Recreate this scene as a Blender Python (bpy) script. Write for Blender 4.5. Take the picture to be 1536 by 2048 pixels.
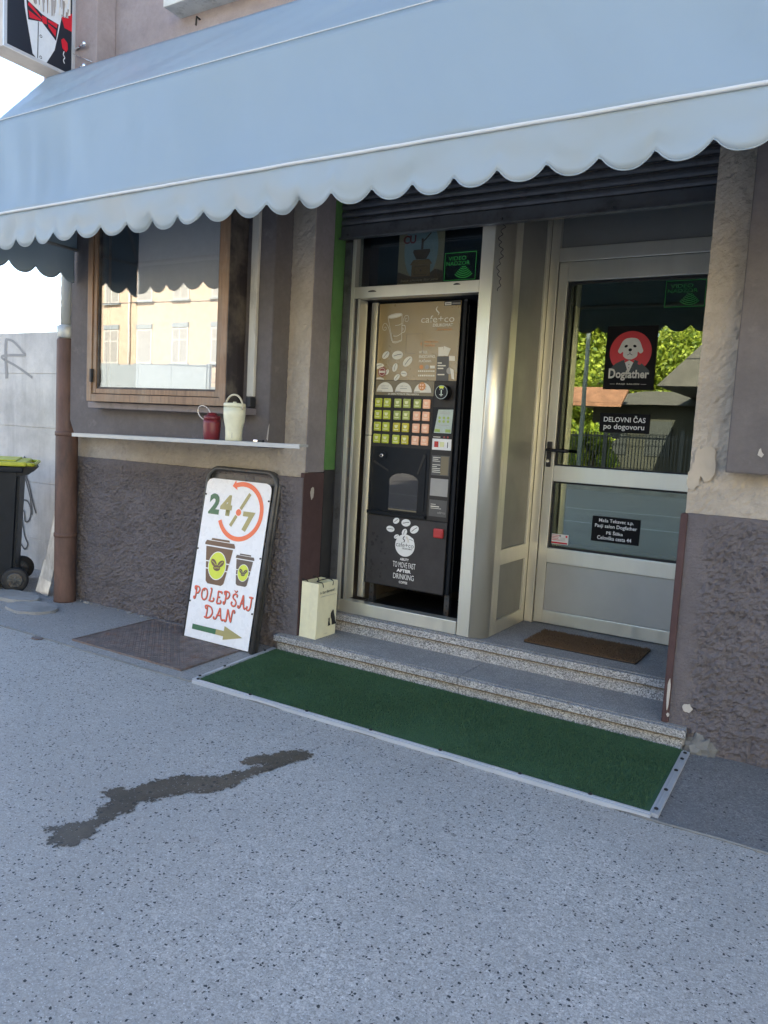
import bpy, bmesh, math, random
from mathutils import Vector, Matrix, noise
import numpy as np
random.seed(7); rng = np.random.default_rng(7)
S = bpy.context.scene
for o in list(bpy.data.objects): bpy.data.objects.remove(o)
C = S.collection
R = math.radians

# ------------------------------------------------------------------ camera, sky, sun, exposure
cam = bpy.data.cameras.new('camera'); co = bpy.data.objects.new('camera', cam); C.objects.link(co)
cam.sensor_fit = 'HORIZONTAL'; cam.sensor_width = 36; cam.lens = 36.047
cam.clip_start = 0.05; cam.clip_end = 2000
co.matrix_world = Matrix.Translation((0, 0, 1.42)) @ (Matrix.Rotation(R(31.366), 4, 'Z') @ Matrix.Rotation(R(90 - 5.84), 4, 'X') @ Matrix.Rotation(R(3.164), 4, 'Z'))
S.camera = co
SUN_EL, SUN_AZ = 36, 14            # sun behind the building, a little to the right; azimuth from +Y towards +X
W = bpy.data.worlds.new('World'); S.world = W; W.use_nodes = True
wn = W.node_tree.nodes; wl = W.node_tree.links
sky = wn.new('ShaderNodeTexSky'); sky.sky_type = 'NISHITA'; sky.sun_disc = False
sky.sun_elevation = R(SUN_EL); sky.sun_rotation = R(SUN_AZ); sky.dust_density = 1.2; sky.ozone_density = 1.0
bgn = wn['Background']; wl.new(sky.outputs[0], bgn.inputs[0]); bgn.inputs[1].default_value = 0.13
sd = bpy.data.lights.new('sun', 'SUN'); sd.energy = 5.0; sd.angle = R(0.53); sd.color = (1, 0.93, 0.82)
so = bpy.data.objects.new('sun', sd); C.objects.link(so)
sv = Vector((math.sin(R(SUN_AZ)) * math.cos(R(SUN_EL)), math.cos(R(SUN_AZ)) * math.cos(R(SUN_EL)), math.sin(R(SUN_EL))))
so.rotation_euler = sv.to_track_quat('Z', 'Y').to_euler(); so.location = sv * 40
S.view_settings.view_transform = 'Standard'; S.view_settings.look = 'None'
S.view_settings.exposure = 2.33; S.view_settings.gamma = 1
S.render.engine = 'CYCLES'
S.cycles.caustics_reflective = False; S.cycles.caustics_refractive = False
S.cycles.max_bounces = 8; S.cycles.diffuse_bounces = 4; S.cycles.glossy_bounces = 4; S.cycles.transparent_max_bounces = 12

# ------------------------------------------------------------------ materials
MATS = {}
def nodes(name):
    m = bpy.data.materials.new(name); m.use_nodes = True
    t = m.node_tree; b = t.nodes['Principled BSDF']
    MATS[name] = m
    return m, t, b
def N(t, typ, **k):
    n = t.nodes.new(typ)
    for a, v in k.items():
        if a.startswith('i_'):
            n.inputs[int(a[2:]) if a[2:].isdigit() else a[2:].replace('_', ' ')].default_value = v
        else: setattr(n, a, v)
    return n
def L(t, a, b): t.links.new(a, b)
def coord(t, scale=(1, 1, 1), world=True):
    g = N(t, 'ShaderNodeNewGeometry'); m = N(t, 'ShaderNodeMapping'); m.inputs['Scale'].default_value = scale
    L(t, g.outputs['Position'], m.inputs[0]); return m.outputs[0]
def noise_n(t, vec, scale, detail=4, rough=.6, dist=0):
    n = N(t, 'ShaderNodeTexNoise'); n.inputs['Scale'].default_value = scale; n.inputs['Detail'].default_value = detail
    n.inputs['Roughness'].default_value = rough; n.inputs['Distortion'].default_value = dist
    L(t, vec, n.inputs['Vector']); return n.outputs['Fac']
def ramp(t, fac, stops, interp='LINEAR'):
    r = N(t, 'ShaderNodeValToRGB'); e = r.color_ramp.elements; r.color_ramp.interpolation = interp
    while len(e) < len(stops): e.new(.5)
    for el, (p, c) in zip(e, stops):
        el.position = p; el.color = (c[0], c[1], c[2], 1) if not isinstance(c, (int, float)) else (c, c, c, 1)
    L(t, fac, r.inputs[0]); return r.outputs[0]
def mix(t, fac, a, b, mode='MIX'):
    n = N(t, 'ShaderNodeMix', data_type='RGBA', blend_type=mode)
    for sock, v in ((n.inputs[0], fac), (n.inputs[6], a), (n.inputs[7], b)):
        if hasattr(v, 'is_linked') or hasattr(v, 'links'): L(t, v, sock)
        elif isinstance(v, (int, float)): sock.default_value = v if sock == n.inputs[0] else (v, v, v, 1)
        else: sock.default_value = (v[0], v[1], v[2], 1)
    return n.outputs[2]
def math_n(t, op, a, b=0.0):
    n = N(t, 'ShaderNodeMath', operation=op)
    for s, v in ((n.inputs[0], a), (n.inputs[1], b)):
        if isinstance(v, (int, float)): s.default_value = v
        else: L(t, v, s)
    return n.outputs[0]
def bump(t, b, h, strength=.4, dist=.01):
    n = N(t, 'ShaderNodeBump'); n.inputs['Strength'].default_value = strength; n.inputs['Distance'].default_value = dist
    L(t, h, n.inputs['Height']); L(t, n.outputs[0], b.inputs['Normal'])
def pm(name, col, rough=.5, metal=0, var=.12, vs=6, bs=0, bd=.001, bst=.3, spec=.5, stretch=(1, 1, 1), dirt=None, dirt_s=2.5, coat=0, dlo=.52, dhi=.72):
    m, t, b = nodes(name); v = coord(t, stretch)
    f = noise_n(t, v, vs, 5, .65)
    lo = [c * (1 - var) for c in col]; hi = [min(1, c * (1 + var)) for c in col]
    c = ramp(t, f, [(.3, lo), (.7, hi)])
    if dirt is not None:
        d = ramp(t, noise_n(t, coord(t, stretch), dirt_s, 8, .7), [(dlo, 0), (dhi, 1)])
        c = mix(t, d, c, dirt)
    L(t, c, b.inputs['Base Color'])
    b.inputs['Roughness'].default_value = rough; b.inputs['Metallic'].default_value = metal
    b.inputs['Specular IOR Level'].default_value = spec
    if coat: b.inputs['Coat Weight'].default_value = coat; b.inputs['Coat Roughness'].default_value = .08
    rr = ramp(t, noise_n(t, v, vs * 2.3, 4), [(.25, max(0, rough - .08)), (.75, min(1, rough + .08))]); L(t, rr, b.inputs['Roughness'])
    if bs: bump(t, b, noise_n(t, v, bs, 6, .6), bst, bd)
    return m
def flat(name, col, rough=.45, metal=0):
    return pm(name, col, rough, metal, var=.05, vs=25)

def asphalt(name, base, chipcol, chip_amount, scale=62, bright=.75, wet=False):
    m, t, b = nodes(name); v = coord(t)
    nd = N(t, 'ShaderNodeTexNoise'); nd.inputs['Scale'].default_value = 95; nd.inputs['Detail'].default_value = 3; L(t, v, nd.inputs[0])
    dv = N(t, 'ShaderNodeVectorMath', operation='MULTIPLY_ADD'); dv.inputs[1].default_value = (.013, .013, .013)
    L(t, nd.outputs['Color'], dv.inputs[0]); L(t, v, dv.inputs[2]); vv = dv.outputs[0]
    fine = noise_n(t, v, 150, 4, .8); med = noise_n(t, v, 22, 5, .6); big = noise_n(t, v, .9, 6, .65)
    va = N(t, 'ShaderNodeTexVoronoi'); va.inputs['Scale'].default_value = 115; L(t, vv, va.inputs['Vector'])
    sa = N(t, 'ShaderNodeSeparateColor'); L(t, va.outputs['Color'], sa.inputs[0])
    c = ramp(t, sa.outputs[0], [(0, [x * .3 for x in base]), (.3, [x * .8 for x in base]), (.72, [x * 1.08 for x in base]), (1, [min(1, x * 1.8) for x in base])])
    c = mix(t, .6, c, ramp(t, fine, [(.36, [x * .25 for x in base]), (.5, base), (.64, [min(1, x * 1.8) for x in base])]))
    c = mix(t, ramp(t, med, [(.35, 0), (.75, .35)]), c, [x * .68 for x in base])
    c = mix(t, ramp(t, big, [(.38, 0), (.66, .6)]), c, [x * .72 for x in base])
    if not wet: c = mix(t, ramp(t, noise_n(t, coord(t, (1, .6, 1)), .42, 5, .7, .6), [(.42, 0), (.62, .5)]), c, [x * .70 for x in base])
    else: c = mix(t, ramp(t, noise_n(t, v, 7, 5, .65), [(.4, 0), (.7, .7)]), c, [x * 1.6 for x in base])
    gm = N(t, 'ShaderNodeTexVoronoi'); gm.inputs['Scale'].default_value = 3.1; L(t, vv, gm.inputs['Vector'])
    gk = math_n(t, 'LESS_THAN', math_n(t, 'ADD', gm.outputs['Distance'], math_n(t, 'MULTIPLY', noise_n(t, v, 60, 3), .05)), .062)
    c = mix(t, math_n(t, 'MULTIPLY', gk, .55), c, (.11, .10, .085))
    # chips
    vo = N(t, 'ShaderNodeTexVoronoi'); vo.inputs['Scale'].default_value = scale; L(t, vv, vo.inputs['Vector'])
    sep = N(t, 'ShaderNodeSeparateColor'); L(t, vo.outputs['Color'], sep.inputs[0])
    dens = ramp(t, noise_n(t, v, 2.3, 4, .6), [(.3, chip_amount * .45), (.7, chip_amount * 1.5)])
    sel = math_n(t, 'LESS_THAN', sep.outputs[0], dens)
    rad = math_n(t, 'MULTIPLY', math_n(t, 'POWER', sep.outputs[1], 2.2), .42); rad = math_n(t, 'ADD', rad, .10)
    ins = math_n(t, 'LESS_THAN', vo.outputs['Distance'], rad)
    k = math_n(t, 'MULTIPLY', sel, ins)
    c = mix(t, k, c, chipcol)
    # bright specks
    v2 = N(t, 'ShaderNodeTexVoronoi'); v2.inputs['Scale'].default_value = scale * 1.7; L(t, vv, v2.inputs['Vector'])
    s2 = N(t, 'ShaderNodeSeparateColor'); L(t, v2.outputs['Color'], s2.inputs[0])
    k2 = math_n(t, 'MULTIPLY', math_n(t, 'LESS_THAN', s2.outputs[0], .26), math_n(t, 'LESS_THAN', v2.outputs['Distance'], .24))
    c = mix(t, math_n(t, 'MULTIPLY', k2, .8), c, (bright, bright, bright * .97))
    # brown stains
    st = ramp(t, noise_n(t, v, 3.7, 6, .7), [(.66, 0), (.74, .35)]); c = mix(t, st, c, (.12, .1, .08))
    L(t, c, b.inputs['Base Color'])
    b.inputs['Roughness'].default_value = .42 if wet else .8
    b.inputs['Specular IOR Level'].default_value = .5 if wet else .35
    h = math_n(t, 'SUBTRACT', math_n(t, 'MULTIPLY', fine, .8), k)
    bump(t, b, h, .35 if wet else .55, .004)
    return m
asphalt('asphalt', (.47, .44, .40), (.05, .052, .055), .38, 100)
asphalt('asphalt_mid', (.38, .36, .335), (.08, .08, .08), .12, 80, .5)
asphalt('asphalt_old', (.22, .21, .20), (.05, .053, .058), .10, 75, .4)
asphalt('asphalt_wet', (.085, .07, .052), (.02, .02, .02), .3, wet=True, bright=.35)

def stucco(name, col, var=.18, bs=45, bd=.012, bst=.7, dirt=(.1, .09, .085), rough=.9, dlo=.6):
    m, t, b = nodes(name); v = coord(t)
    f = noise_n(t, v, 3.0, 8, .7); c = ramp(t, f, [(.3, [x * (1 - var) for x in col]), (.7, [min(1, x * (1 + var)) for x in col])])
    f2 = noise_n(t, v, 30, 5, .7); c = mix(t, ramp(t, f2, [(.4, .0), (.8, .4)]), c, [x * .65 for x in col])
    d = ramp(t, noise_n(t, v, 5.5, 9, .75), [(dlo, 0), (dlo + .16, .6)]); c = mix(t, d, c, dirt)
    L(t, c, b.inputs['Base Color']); b.inputs['Roughness'].default_value = rough; b.inputs['Specular IOR Level'].default_value = .25
    n1 = noise_n(t, v, bs, 6, .62, .4); n2 = noise_n(t, v, bs * 4, 3, .6)
    bump(t, b, math_n(t, 'ADD', n1, math_n(t, 'MULTIPLY', n2, .3)), bst, bd)
    return m
stucco('stucco_tan', (.44, .39, .325), bs=38, bd=.012, bst=.8)
stucco('stucco_plinth', (.185, .167, .172), bs=95, bd=.012, bst=1.0, dirt=(.3, .27, .26), dlo=.66)
stucco('render_plum', (.148, .134, .132), bs=28, bd=.006, bst=.4, dirt=(.27, .235, .23), dlo=.58)
stucco('render_upper', (.36, .31, .305), bs=30, bd=.006, bst=.4, dirt=(.27, .22, .23), dlo=.55)
stucco('render_grey', (.25, .23, .24), bs=60, bd=.003, bst=.3)
stucco('render_maroon', (.085, .052, .052), bs=30, bd=.004, bst=.4, dirt=(.2, .18, .17), dlo=.68)
pm('chip_plaster', (.46, .43, .39), .9, bs=60, bd=.004)
pm('green_paint', (.085, .20, .06), .5, var=.15, vs=8, bs=70, bd=.002, dirt=(.05, .09, .04), dirt_s=14, dlo=.64)
pm('black_paint_and_shade', (.02, .021, .024), .55, bs=40, bd=.002)

def granite(name, base, dark, light, rough=.6, sc=190):
    m, t, b = nodes(name); v = coord(t)
    vo = N(t, 'ShaderNodeTexVoronoi'); vo.inputs['Scale'].default_value = sc; L(t, v, vo.inputs[0])
    sp = N(t, 'ShaderNodeSeparateColor'); L(t, vo.outputs['Color'], sp.inputs[0])
    c = ramp(t, sp.outputs[0], [(0, dark), (.24, [x * .8 for x in base]), (.5, base), (.78, light)], 'CONSTANT')
    c = mix(t, ramp(t, noise_n(t, v, 6, 7, .7), [(.4, 0), (.75, .55)]), c, [x * .55 for x in base])
    L(t, c, b.inputs['Base Color']); b.inputs['Roughness'].default_value = rough
    bump(t, b, noise_n(t, v, 120, 3), .3, .002); return m
granite('granite', (.365, .368, .37), (.13, .13, .13), (.56, .555, .54))
granite('granite_tread', (.35, .34, .325), (.22, .22, .22), (.45, .44, .42), .75, 260)
pm('rust_groove', (.14, .108, .075), .9, var=.4, vs=14)
pm('rust_pipe', (.115, .062, .045), .65, var=.35, vs=9, bs=45, bd=.003, stretch=(1, 1, .35), dirt=(.045, .035, .035), dirt_s=7)
pm('rust_iron', (.19, .155, .14), .7, .2, var=.35, vs=14, bs=60, bd=.003, dirt=(.2, .1, .06), dirt_s=9)
pm('pipe_grey', (.50, .52, .50), .45, .3, var=.15, stretch=(1, 1, .3), dirt=(.2, .2, .2), dirt_s=9)
pm('galvanised', (.55, .57, .58), .38, .8, var=.2, vs=18, stretch=(1, 1, .4), dirt=(.3, .29, .27), dirt_s=6)
pm('aluminium', (.69, .68, .60), .37, .7, var=.05, vs=7, stretch=(1, 1, .2), dirt=(.5, .49, .43), dirt_s=5, dlo=.62, dhi=.85)
pm('alu_panel', (.24, .248, .235), .45, .25, var=.05, vs=4)
pm('alu_bright', (.55, .57, .6), .4, .35, var=.08, vs=12, stretch=(.3, 1, 1))
pm('alu_kick', (.42, .425, .40), .45, .3, var=.05, vs=4)
pm('shelf_alu', (.42, .43, .42), .5, .2, var=.06)
pm('chrome', (.85, .86, .87), .08, 1, var=.02)
pm('steel_dark', (.07, .075, .08), .45, .6, var=.2, vs=14, dirt=(.14, .09, .06), dirt_s=18)
pm('frame_tube', (.085, .083, .08), .45, .35, var=.25, vs=14, dirt=(.2, .1, .055), dirt_s=20, dlo=.6, dhi=.7)
pm('shutter_steel', (.115, .12, .13), .4, .5, var=.12, vs=8, dirt=(.06, .06, .06), dirt_s=10)
pm('screw_dark', (.03, .03, .03), .5, .5)
pm('white_trim', (.55, .53, .47), .7, var=.15, vs=9, stretch=(1, 1, .2), dirt=(.25, .24, .22), dirt_s=8, bs=50, bd=.002)
pm('sill_white', (.62, .64, .6), .6, var=.15, dirt=(.25, .26, .22), dirt_s=9, dlo=.55)
pm('sill_plum', (.19, .165, .17), .55, var=.12, dirt=(.1, .09, .09), dirt_s=9)
pm('rubber', (.015, .015, .016), .6, bs=90, bd=.001)

def wood(name, col):
    m, t, b = nodes(name); v = coord(t, (7, 7, 7))
    g1 = noise_n(t, coord(t, (26, 26, 2.2)), 1.5, 6, .65, .6); g2 = noise_n(t, coord(t, (3, 3, 3)), 2, 5)
    c = ramp(t, g1, [(.25, [x * .5 for x in col]), (.55, col), (.8, [x * 1.4 for x in col])])
    c = mix(t, ramp(t, g2, [(.45, 0), (.75, .5)]), c, (.30, .26, .2))
    L(t, c, b.inputs['Base Color']); b.inputs['Roughness'].default_value = .5
    bump(t, b, g1, .35, .003); return m
wood('wood', (.25, .15, .085)); wood('wood_dark', (.035, .028, .03))

def fabric(name, col, rough=.5, trans=.15, stain=None):
    m, t, b = nodes(name); v = coord(t)
    c = ramp(t, noise_n(t, v, .9, 4), [(.3, [x * .95 for x in col]), (.7, col)])
    d = ramp(t, noise_n(t, coord(t, (1, 1, .5)), 3.5, 7, .7), [(.62, 0), (.85, .3)]); c = mix(t, d, c, [x * .78 for x in col])
    if stain: c = mix(t, ramp(t, noise_n(t, coord(t, (1, 1, .6)), 2.1, 6, .6), [(.45, 0), (.72, .45)]), c, stain)
    L(t, c, b.inputs['Base Color']); b.inputs['Roughness'].default_value = rough; b.inputs['Specular IOR Level'].default_value = .4
    bump(t, b, noise_n(t, v, 400, 2), .06, .0008)
    tl = N(t, 'ShaderNodeBsdfTranslucent'); L(t, c, tl.inputs[0]); ms = N(t, 'ShaderNodeMixShader'); ms.inputs[0].default_value = trans
    L(t, b.outputs[0], ms.inputs[1]); L(t, tl.outputs[0], ms.inputs[2]); L(t, ms.outputs[0], t.nodes['Material Output'].inputs[0])
    return m
fabric('awning_vinyl', (.36, .445, .50), .36, .24); fabric('valance_vinyl', (.40, .475, .52), .4, .24, (.43, .44, .41)); fabric('awning_trim', (.7, .73, .74), .4)

def turf(name, a, b_):
    m, t, b = nodes(name); v = coord(t)
    c = ramp(t, noise_n(t, v, 320, 3, .7), [(.3, [x * .55 for x in a]), (.7, b_)])
    c = mix(t, ramp(t, noise_n(t, v, 2.6, 6, .65), [(.4, 0), (.72, .55)]), c, [x * 1.15 for x in a])
    c = mix(t, ramp(t, noise_n(t, v, 9, 6, .7), [(.62, 0), (.8, .35)]), c, (.10, .12, .075))
    L(t, c, b.inputs['Base Color']); b.inputs['Roughness'].default_value = .85; b.inputs['Specular IOR Level'].default_value = .2
    bump(t, b, noise_n(t, v, 350, 2), .8, .004); return m
turf('turf', (.065, .13, .065), (.10, .20, .095))
turf('coir', (.13, .08, .045), (.24, .155, .09))

def conc(name, col):
    m, t, b = nodes(name); v = coord(t)
    c = ramp(t, noise_n(t, v, 2.2, 9, .7), [(.3, [x * .72 for x in col]), (.7, [min(1, x * 1.2) for x in col])])
    s = noise_n(t, coord(t, (2.5, 2.5, .25)), 2.4, 7, .7); c = mix(t, ramp(t, s, [(.5, 0), (.75, .55)]), c, [x * .5 for x in col])
    pits = ramp(t, noise_n(t, v, 60, 4), [(.68, 0), (.74, .6)]); c = mix(t, pits, c, [x * .35 for x in col])
    L(t, c, b.inputs['Base Color']); b.inputs['Roughness'].default_value = .88
    bump(t, b, noise_n(t, v, 35, 8, .7), .5, .006); return m
conc('concrete', (.55, .54, .52)); conc('concrete_cover', (.33, .32, .3)); pm('render_patch', (.43, .375, .30), .9, bs=25, bd=.004); conc('concrete_dark', (.2, .2, .19))

def glass(name, refl, tint=(.75, .8, .78), edge=.6, gtint=(.96, .98, 1)):
    m, t, b = nodes(name); t.nodes.remove(b); out = t.nodes['Material Output']
    tr = N(t, 'ShaderNodeBsdfTransparent'); tr.inputs[0].default_value = (*tint, 1)
    gl = N(t, 'ShaderNodeBsdfGlossy'); gl.inputs['Roughness'].default_value = .004; gl.inputs[0].default_value = (*gtint, 1)
    bp_ = N(t, 'ShaderNodeBump'); bp_.inputs['Strength'].default_value = .05; bp_.inputs['Distance'].default_value = .004
    L(t, noise_n(t, coord(t), 2.2, 1), bp_.inputs['Height']); L(t, bp_.outputs[0], gl.inputs['Normal'])
    lw = N(t, 'ShaderNodeLayerWeight'); lw.inputs[0].default_value = .35
    f = math_n(t, 'MULTIPLY', lw.outputs['Facing'], edge); f = math_n(t, 'ADD', f, refl)
    mx = N(t, 'ShaderNodeMixShader'); L(t, f, mx.inputs[0]); L(t, tr.outputs[0], mx.inputs[1]); L(t, gl.outputs[0], mx.inputs[2])
    L(t, mx.outputs[0], out.inputs[0]); return m
glass('glass_window', .08, (.9, .91, .92), .26); glass('glass_door', .15, gtint=(.88, .96, .80)); glass('glass_transom', .03, (.75, .8, .82), .3); glass('glass_far', .25); glass('plexi', .03, (.8, .8, .8), .15)
flat('interior_dark', (.03, .033, .038), .8); flat('blind_grey', (.72, .72, .71), .8); flat('interior_wall', (.09, .10, .09), .9)
# machine & print colours
pm('machine_black', (.009, .011, .015), .4, var=.1, vs=20, spec=.22)
pm('machine_grey', (.035, .032, .03), .5, 0, var=.12, vs=14, spec=.3)
pm('machine_lower', (.045, .042, .043), .5, 0, spec=.3, var=.15, vs=9, dirt=(.03, .028, .028), dirt_s=11, dlo=.6)
pm('print_olive', (.30, .21, .085), .3, var=.06, vs=3, spec=.9)
pm('print_band', (.2, .165, .1), .35, var=.05)
flat('print_cream', (.74, .72, .63)); flat('print_white', (.82, .82, .8)); flat('print_black', (.012, .012, .013)); flat('print_grey', (.35, .34, .32))
flat('print_orange', (.62, .28, .1)); flat('print_brownred', (.28, .05, .045)); flat('print_darkgrey', (.09, .088, .085))
flat('key_green', (.5, .55, .07), .25); flat('key_olive', (.38, .44, .12), .25); flat('key_yellow', (.55, .48, .05), .25); flat('key_salmon', (.88, .48, .31), .25)
flat('key_mark', (.72, .74, .4), .3); flat('key_mark_salmon', (.9, .62, .45), .3); flat('red_button', (.45, .02, .02), .25); flat('red_latch', (.42, .035, .035), .35)
flat('screen_pale', (.42, .5, .46), .25); flat('screen_green', (.3, .42, .09), .3)
pm('board_white', (.80, .82, .84), .28, var=.012, vs=6); flat('sign_orange', (.85, .16, .06), .35); flat('sign_gold', (.36, .32, .13), .35); flat('sign_darkgreen', (.015, .13, .06), .35)
flat('cup_brown', (.11, .055, .03), .35); flat('cup_brown_small', (.085, .066, .058), .35); flat('badge_lime', (.62, .70, .05), .35); flat('sign_red_outline', (.72, .10, .06), .35)
flat('sticker_green', (.02, .30, .055), .5); pm('sign_black', (.007, .007, .008), .6, var=.05, spec=.15); flat('logo_red', (.62, .012, .03), .4); flat('logo_darkred', (.3, .008, .02), .4)
flat('logo_cream', (.68, .65, .58), .5); flat('fur_white', (.75, .73, .68), .6); flat('fur_grey', (.38, .36, .35), .6); flat('fur_brown', (.3, .25, .22), .6)
flat('tux_black', (.012, .017, .028), .35); flat('shirt_white', (.72, .76, .8), .4)
flat('bag_paper', (.80, .76, .52), .7); flat('cup_maroon', (.16, .018, .025), .38); flat('cup_cream', (.72, .70, .50), .4); flat('handle_steel', (.6, .56, .5), .3, .7); flat('handle_cream', (.55, .5, .36), .5)
pm('bin_body', (.012, .016, .022), .5, var=.15, vs=12, spec=.22, bs=120, bd=.0006); flat('bin_lid', (.46, .48, .035), .42); flat('graffiti', (.05, .052, .06), .6); flat('graffiti_faint', (.25, .255, .26), .6)
flat('poster_paper', (.42, .33, .2), .6); flat('poster_blue', (.34, .42, .42), .6); flat('poster_brown', (.16, .09, .05), .6); flat('poster_wood', (.3, .17, .07), .6)
pm('frame_sign', (.62, .64, .66), .4, .5, var=.05); pm('sign_under', (.5, .46, .42), .6, var=.15)
# far side of the street
stucco('far_yellow', (.60, .46, .32), bs=6, bd=.02, bst=.3, dirt=(.55, .4, .22), dlo=.6)
stucco('far_straw', (.70, .60, .34), bs=6, bd=.02, bst=.3, dirt=(.55, .45, .25)); flat('far_white', (.6, .56, .48), .7); flat('far_grey', (.3, .33, .32), .7); flat('far_shutter', (.36, .34, .29), .6)
pm('far_roof', (.33, .15, .09), .8, var=.3, vs=3); pm('far_darkroof', (.14, .12, .11), .8, var=.2, vs=3); flat('far_beige', (.075, .07, .055), .8); flat('far_dark', (.06, .06, .06), .6)
flat('road_paint', (.7, .7, .68), .7); pm('bark', (.09, .065, .045), .9, bs=30, bd=.02)
def leafm(name, a, b_):
    m, t, b = nodes(name)
    oi = N(t, 'ShaderNodeNewGeometry'); c = ramp(t, oi.outputs['Random Per Island'], [(0, a), (.7, b_), (1, [min(1, x * 1.6) for x in b_])])
    L(t, c, b.inputs['Base Color']); b.inputs['Roughness'].default_value = .5
    tl = N(t, 'ShaderNodeBsdfTranslucent'); L(t, c, tl.inputs[0]); ad = N(t, 'ShaderNodeMixShader'); ad.inputs[0].default_value = .4
    out = t.nodes['Material Output']; L(t, b.outputs[0], ad.inputs[1]); L(t, tl.outputs[0], ad.inputs[2]); L(t, ad.outputs[0], out.inputs[0])
leafm('leaf', (.12, .2, .03), (.42, .46, .07)); leafm('leaf_bush', (.12, .2, .02), (.40, .46, .05))

# ------------------------------------------------------------------ object helpers
BASE = {}
def base_of(p): return BASE.get(p.name, Vector((0, 0, 0)))
def thing(name, label, cat, loc, group=None, kind=None):
    o = bpy.data.objects.new(name, None); C.objects.link(o); o.location = loc; o.empty_display_size = .1
    if label: o['label'] = label
    if cat: o['category'] = cat
    if group: o['group'] = group
    if kind: o['kind'] = kind
    BASE[o.name] = Vector(loc); return o
def tag(o, label=None, cat=None, group=None, kind=None):
    if label: o['label'] = label
    if cat: o['category'] = cat
    if group: o['group'] = group
    if kind: o['kind'] = kind
    return o
def link(name, me, mat, parent=None, smooth=False):
    o = bpy.data.objects.new(name, me); C.objects.link(o)
    if mat: me.materials.clear(); me.materials.append(MATS[mat] if isinstance(mat, str) else mat)
    if parent is not None:
        b = base_of(parent); me.transform(Matrix.Translation(-b)); o.parent = parent; BASE[o.name] = b
    else:
        n = len(me.vertices)
        if n:
            a = np.empty(n * 3); me.vertices.foreach_get('co', a); a = a.reshape(-1, 3)
            c = Vector(((a[:, 0].min() + a[:, 0].max()) / 2, (a[:, 1].min() + a[:, 1].max()) / 2, a[:, 2].min()))
            me.transform(Matrix.Translation(-c)); o.location = c; BASE[o.name] = c
    if smooth:
        me.polygons.foreach_set('use_smooth', [True] * len(me.polygons))
    me.update(); return o
def mo(name, verts, faces, mat, parent=None, smooth=False):
    me = bpy.data.meshes.new(name); me.from_pydata([tuple(v) for v in verts], [], faces); return link(name, me, mat, parent, smooth)
def bmo(name, bm, mat, parent=None, smooth=False):
    bmesh.ops.recalc_face_normals(bm, faces=bm.faces[:])
    me = bpy.data.meshes.new(name); bm.to_mesh(me); bm.free(); return link(name, me, mat, parent, smooth)
def add_box(bm, x0, x1, y0, y1, z0, z1, M=None, bev=0):
    m = Matrix.Translation(((x0 + x1) / 2, (y0 + y1) / 2, (z0 + z1) / 2)) @ Matrix.Diagonal((x1 - x0, y1 - y0, z1 - z0, 1))
    if M: m = M @ m
    r = bmesh.ops.create_cube(bm, size=1, matrix=m)
    if bev:
        es = list({e for v in r['verts'] for e in v.link_edges})
        bmesh.ops.bevel(bm, geom=es, offset=bev, segments=2, affect='EDGES', profile=.6)
def box(name, x0, x1, y0, y1, z0, z1, mat, parent=None, bev=.0, M=None):
    bm = bmesh.new(); add_box(bm, x0, x1, y0, y1, z0, z1, M, bev); return bmo(name, bm, mat, parent)
def add_tube(bm, pts, r, n=8, closed=False):
    pts = [Vector(p) for p in pts]; k = len(pts); rings = []
    rs = r if isinstance(r, (list, tuple)) else [r] * k
    up = Vector((0, 0, 1)); prev = None
    for i, p in enumerate(pts):
        a = pts[(i - 1) % k] if (closed or i > 0) else p; b = pts[(i + 1) % k] if (closed or i < k - 1) else p
        d = (b - a).normalized()
        if prev is None:
            s = d.cross(up) if abs(d.z) < .95 else d.cross(Vector((1, 0, 0)))
        else: s = prev - d * prev.dot(d)
        s.normalize(); prev = s; w = d.cross(s)
        rings.append([bm.verts.new(p + (s * math.cos(2 * math.pi * j / n) + w * math.sin(2 * math.pi * j / n)) * rs[i]) for j in range(n)])
    for i in range(k if closed else k - 1):
        A, B = rings[i], rings[(i + 1) % k]
        for j in range(n): bm.faces.new((A[j], A[(j + 1) % n], B[(j + 1) % n], B[j]))
    if not closed: bm.faces.new(rings[0][::-1]); bm.faces.new(rings[-1])
def tube(name, pts, r, mat, parent=None, n=8, closed=False):
    bm = bmesh.new(); add_tube(bm, pts, r, n, closed); return bmo(name, bm, mat, parent, True)
def lathe(name, prof, center, mat, parent=None, n=24, M=None):
    bm = bmesh.new(); c = Vector(center); rings = []
    for r, z in prof:
        rings.append([bm.verts.new((M or Matrix()) @ Vector((r * math.cos(2 * math.pi * j / n), r * math.sin(2 * math.pi * j / n), z)) + c) for j in range(n)])
    for A, B in zip(rings, rings[1:]):
        for j in range(n): bm.faces.new((A[j], A[(j + 1) % n], B[(j + 1) % n], B[j]))
    bm.faces.new(rings[0][::-1]); bm.faces.new(rings[-1])
    o = bmo(name, bm, mat, parent); me = o.data
    for p in me.polygons: p.use_smooth = len(p.vertices) == 4
    return o
def frame_M(origin, u, v):
    u = Vector(u).normalized(); v = Vector(v).normalized(); n = u.cross(v)
    m = Matrix.Identity(4)
    for i in range(3): m[i][0], m[i][1], m[i][2], m[i][3] = u[i], v[i], n[i], origin[i]
    return m
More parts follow.
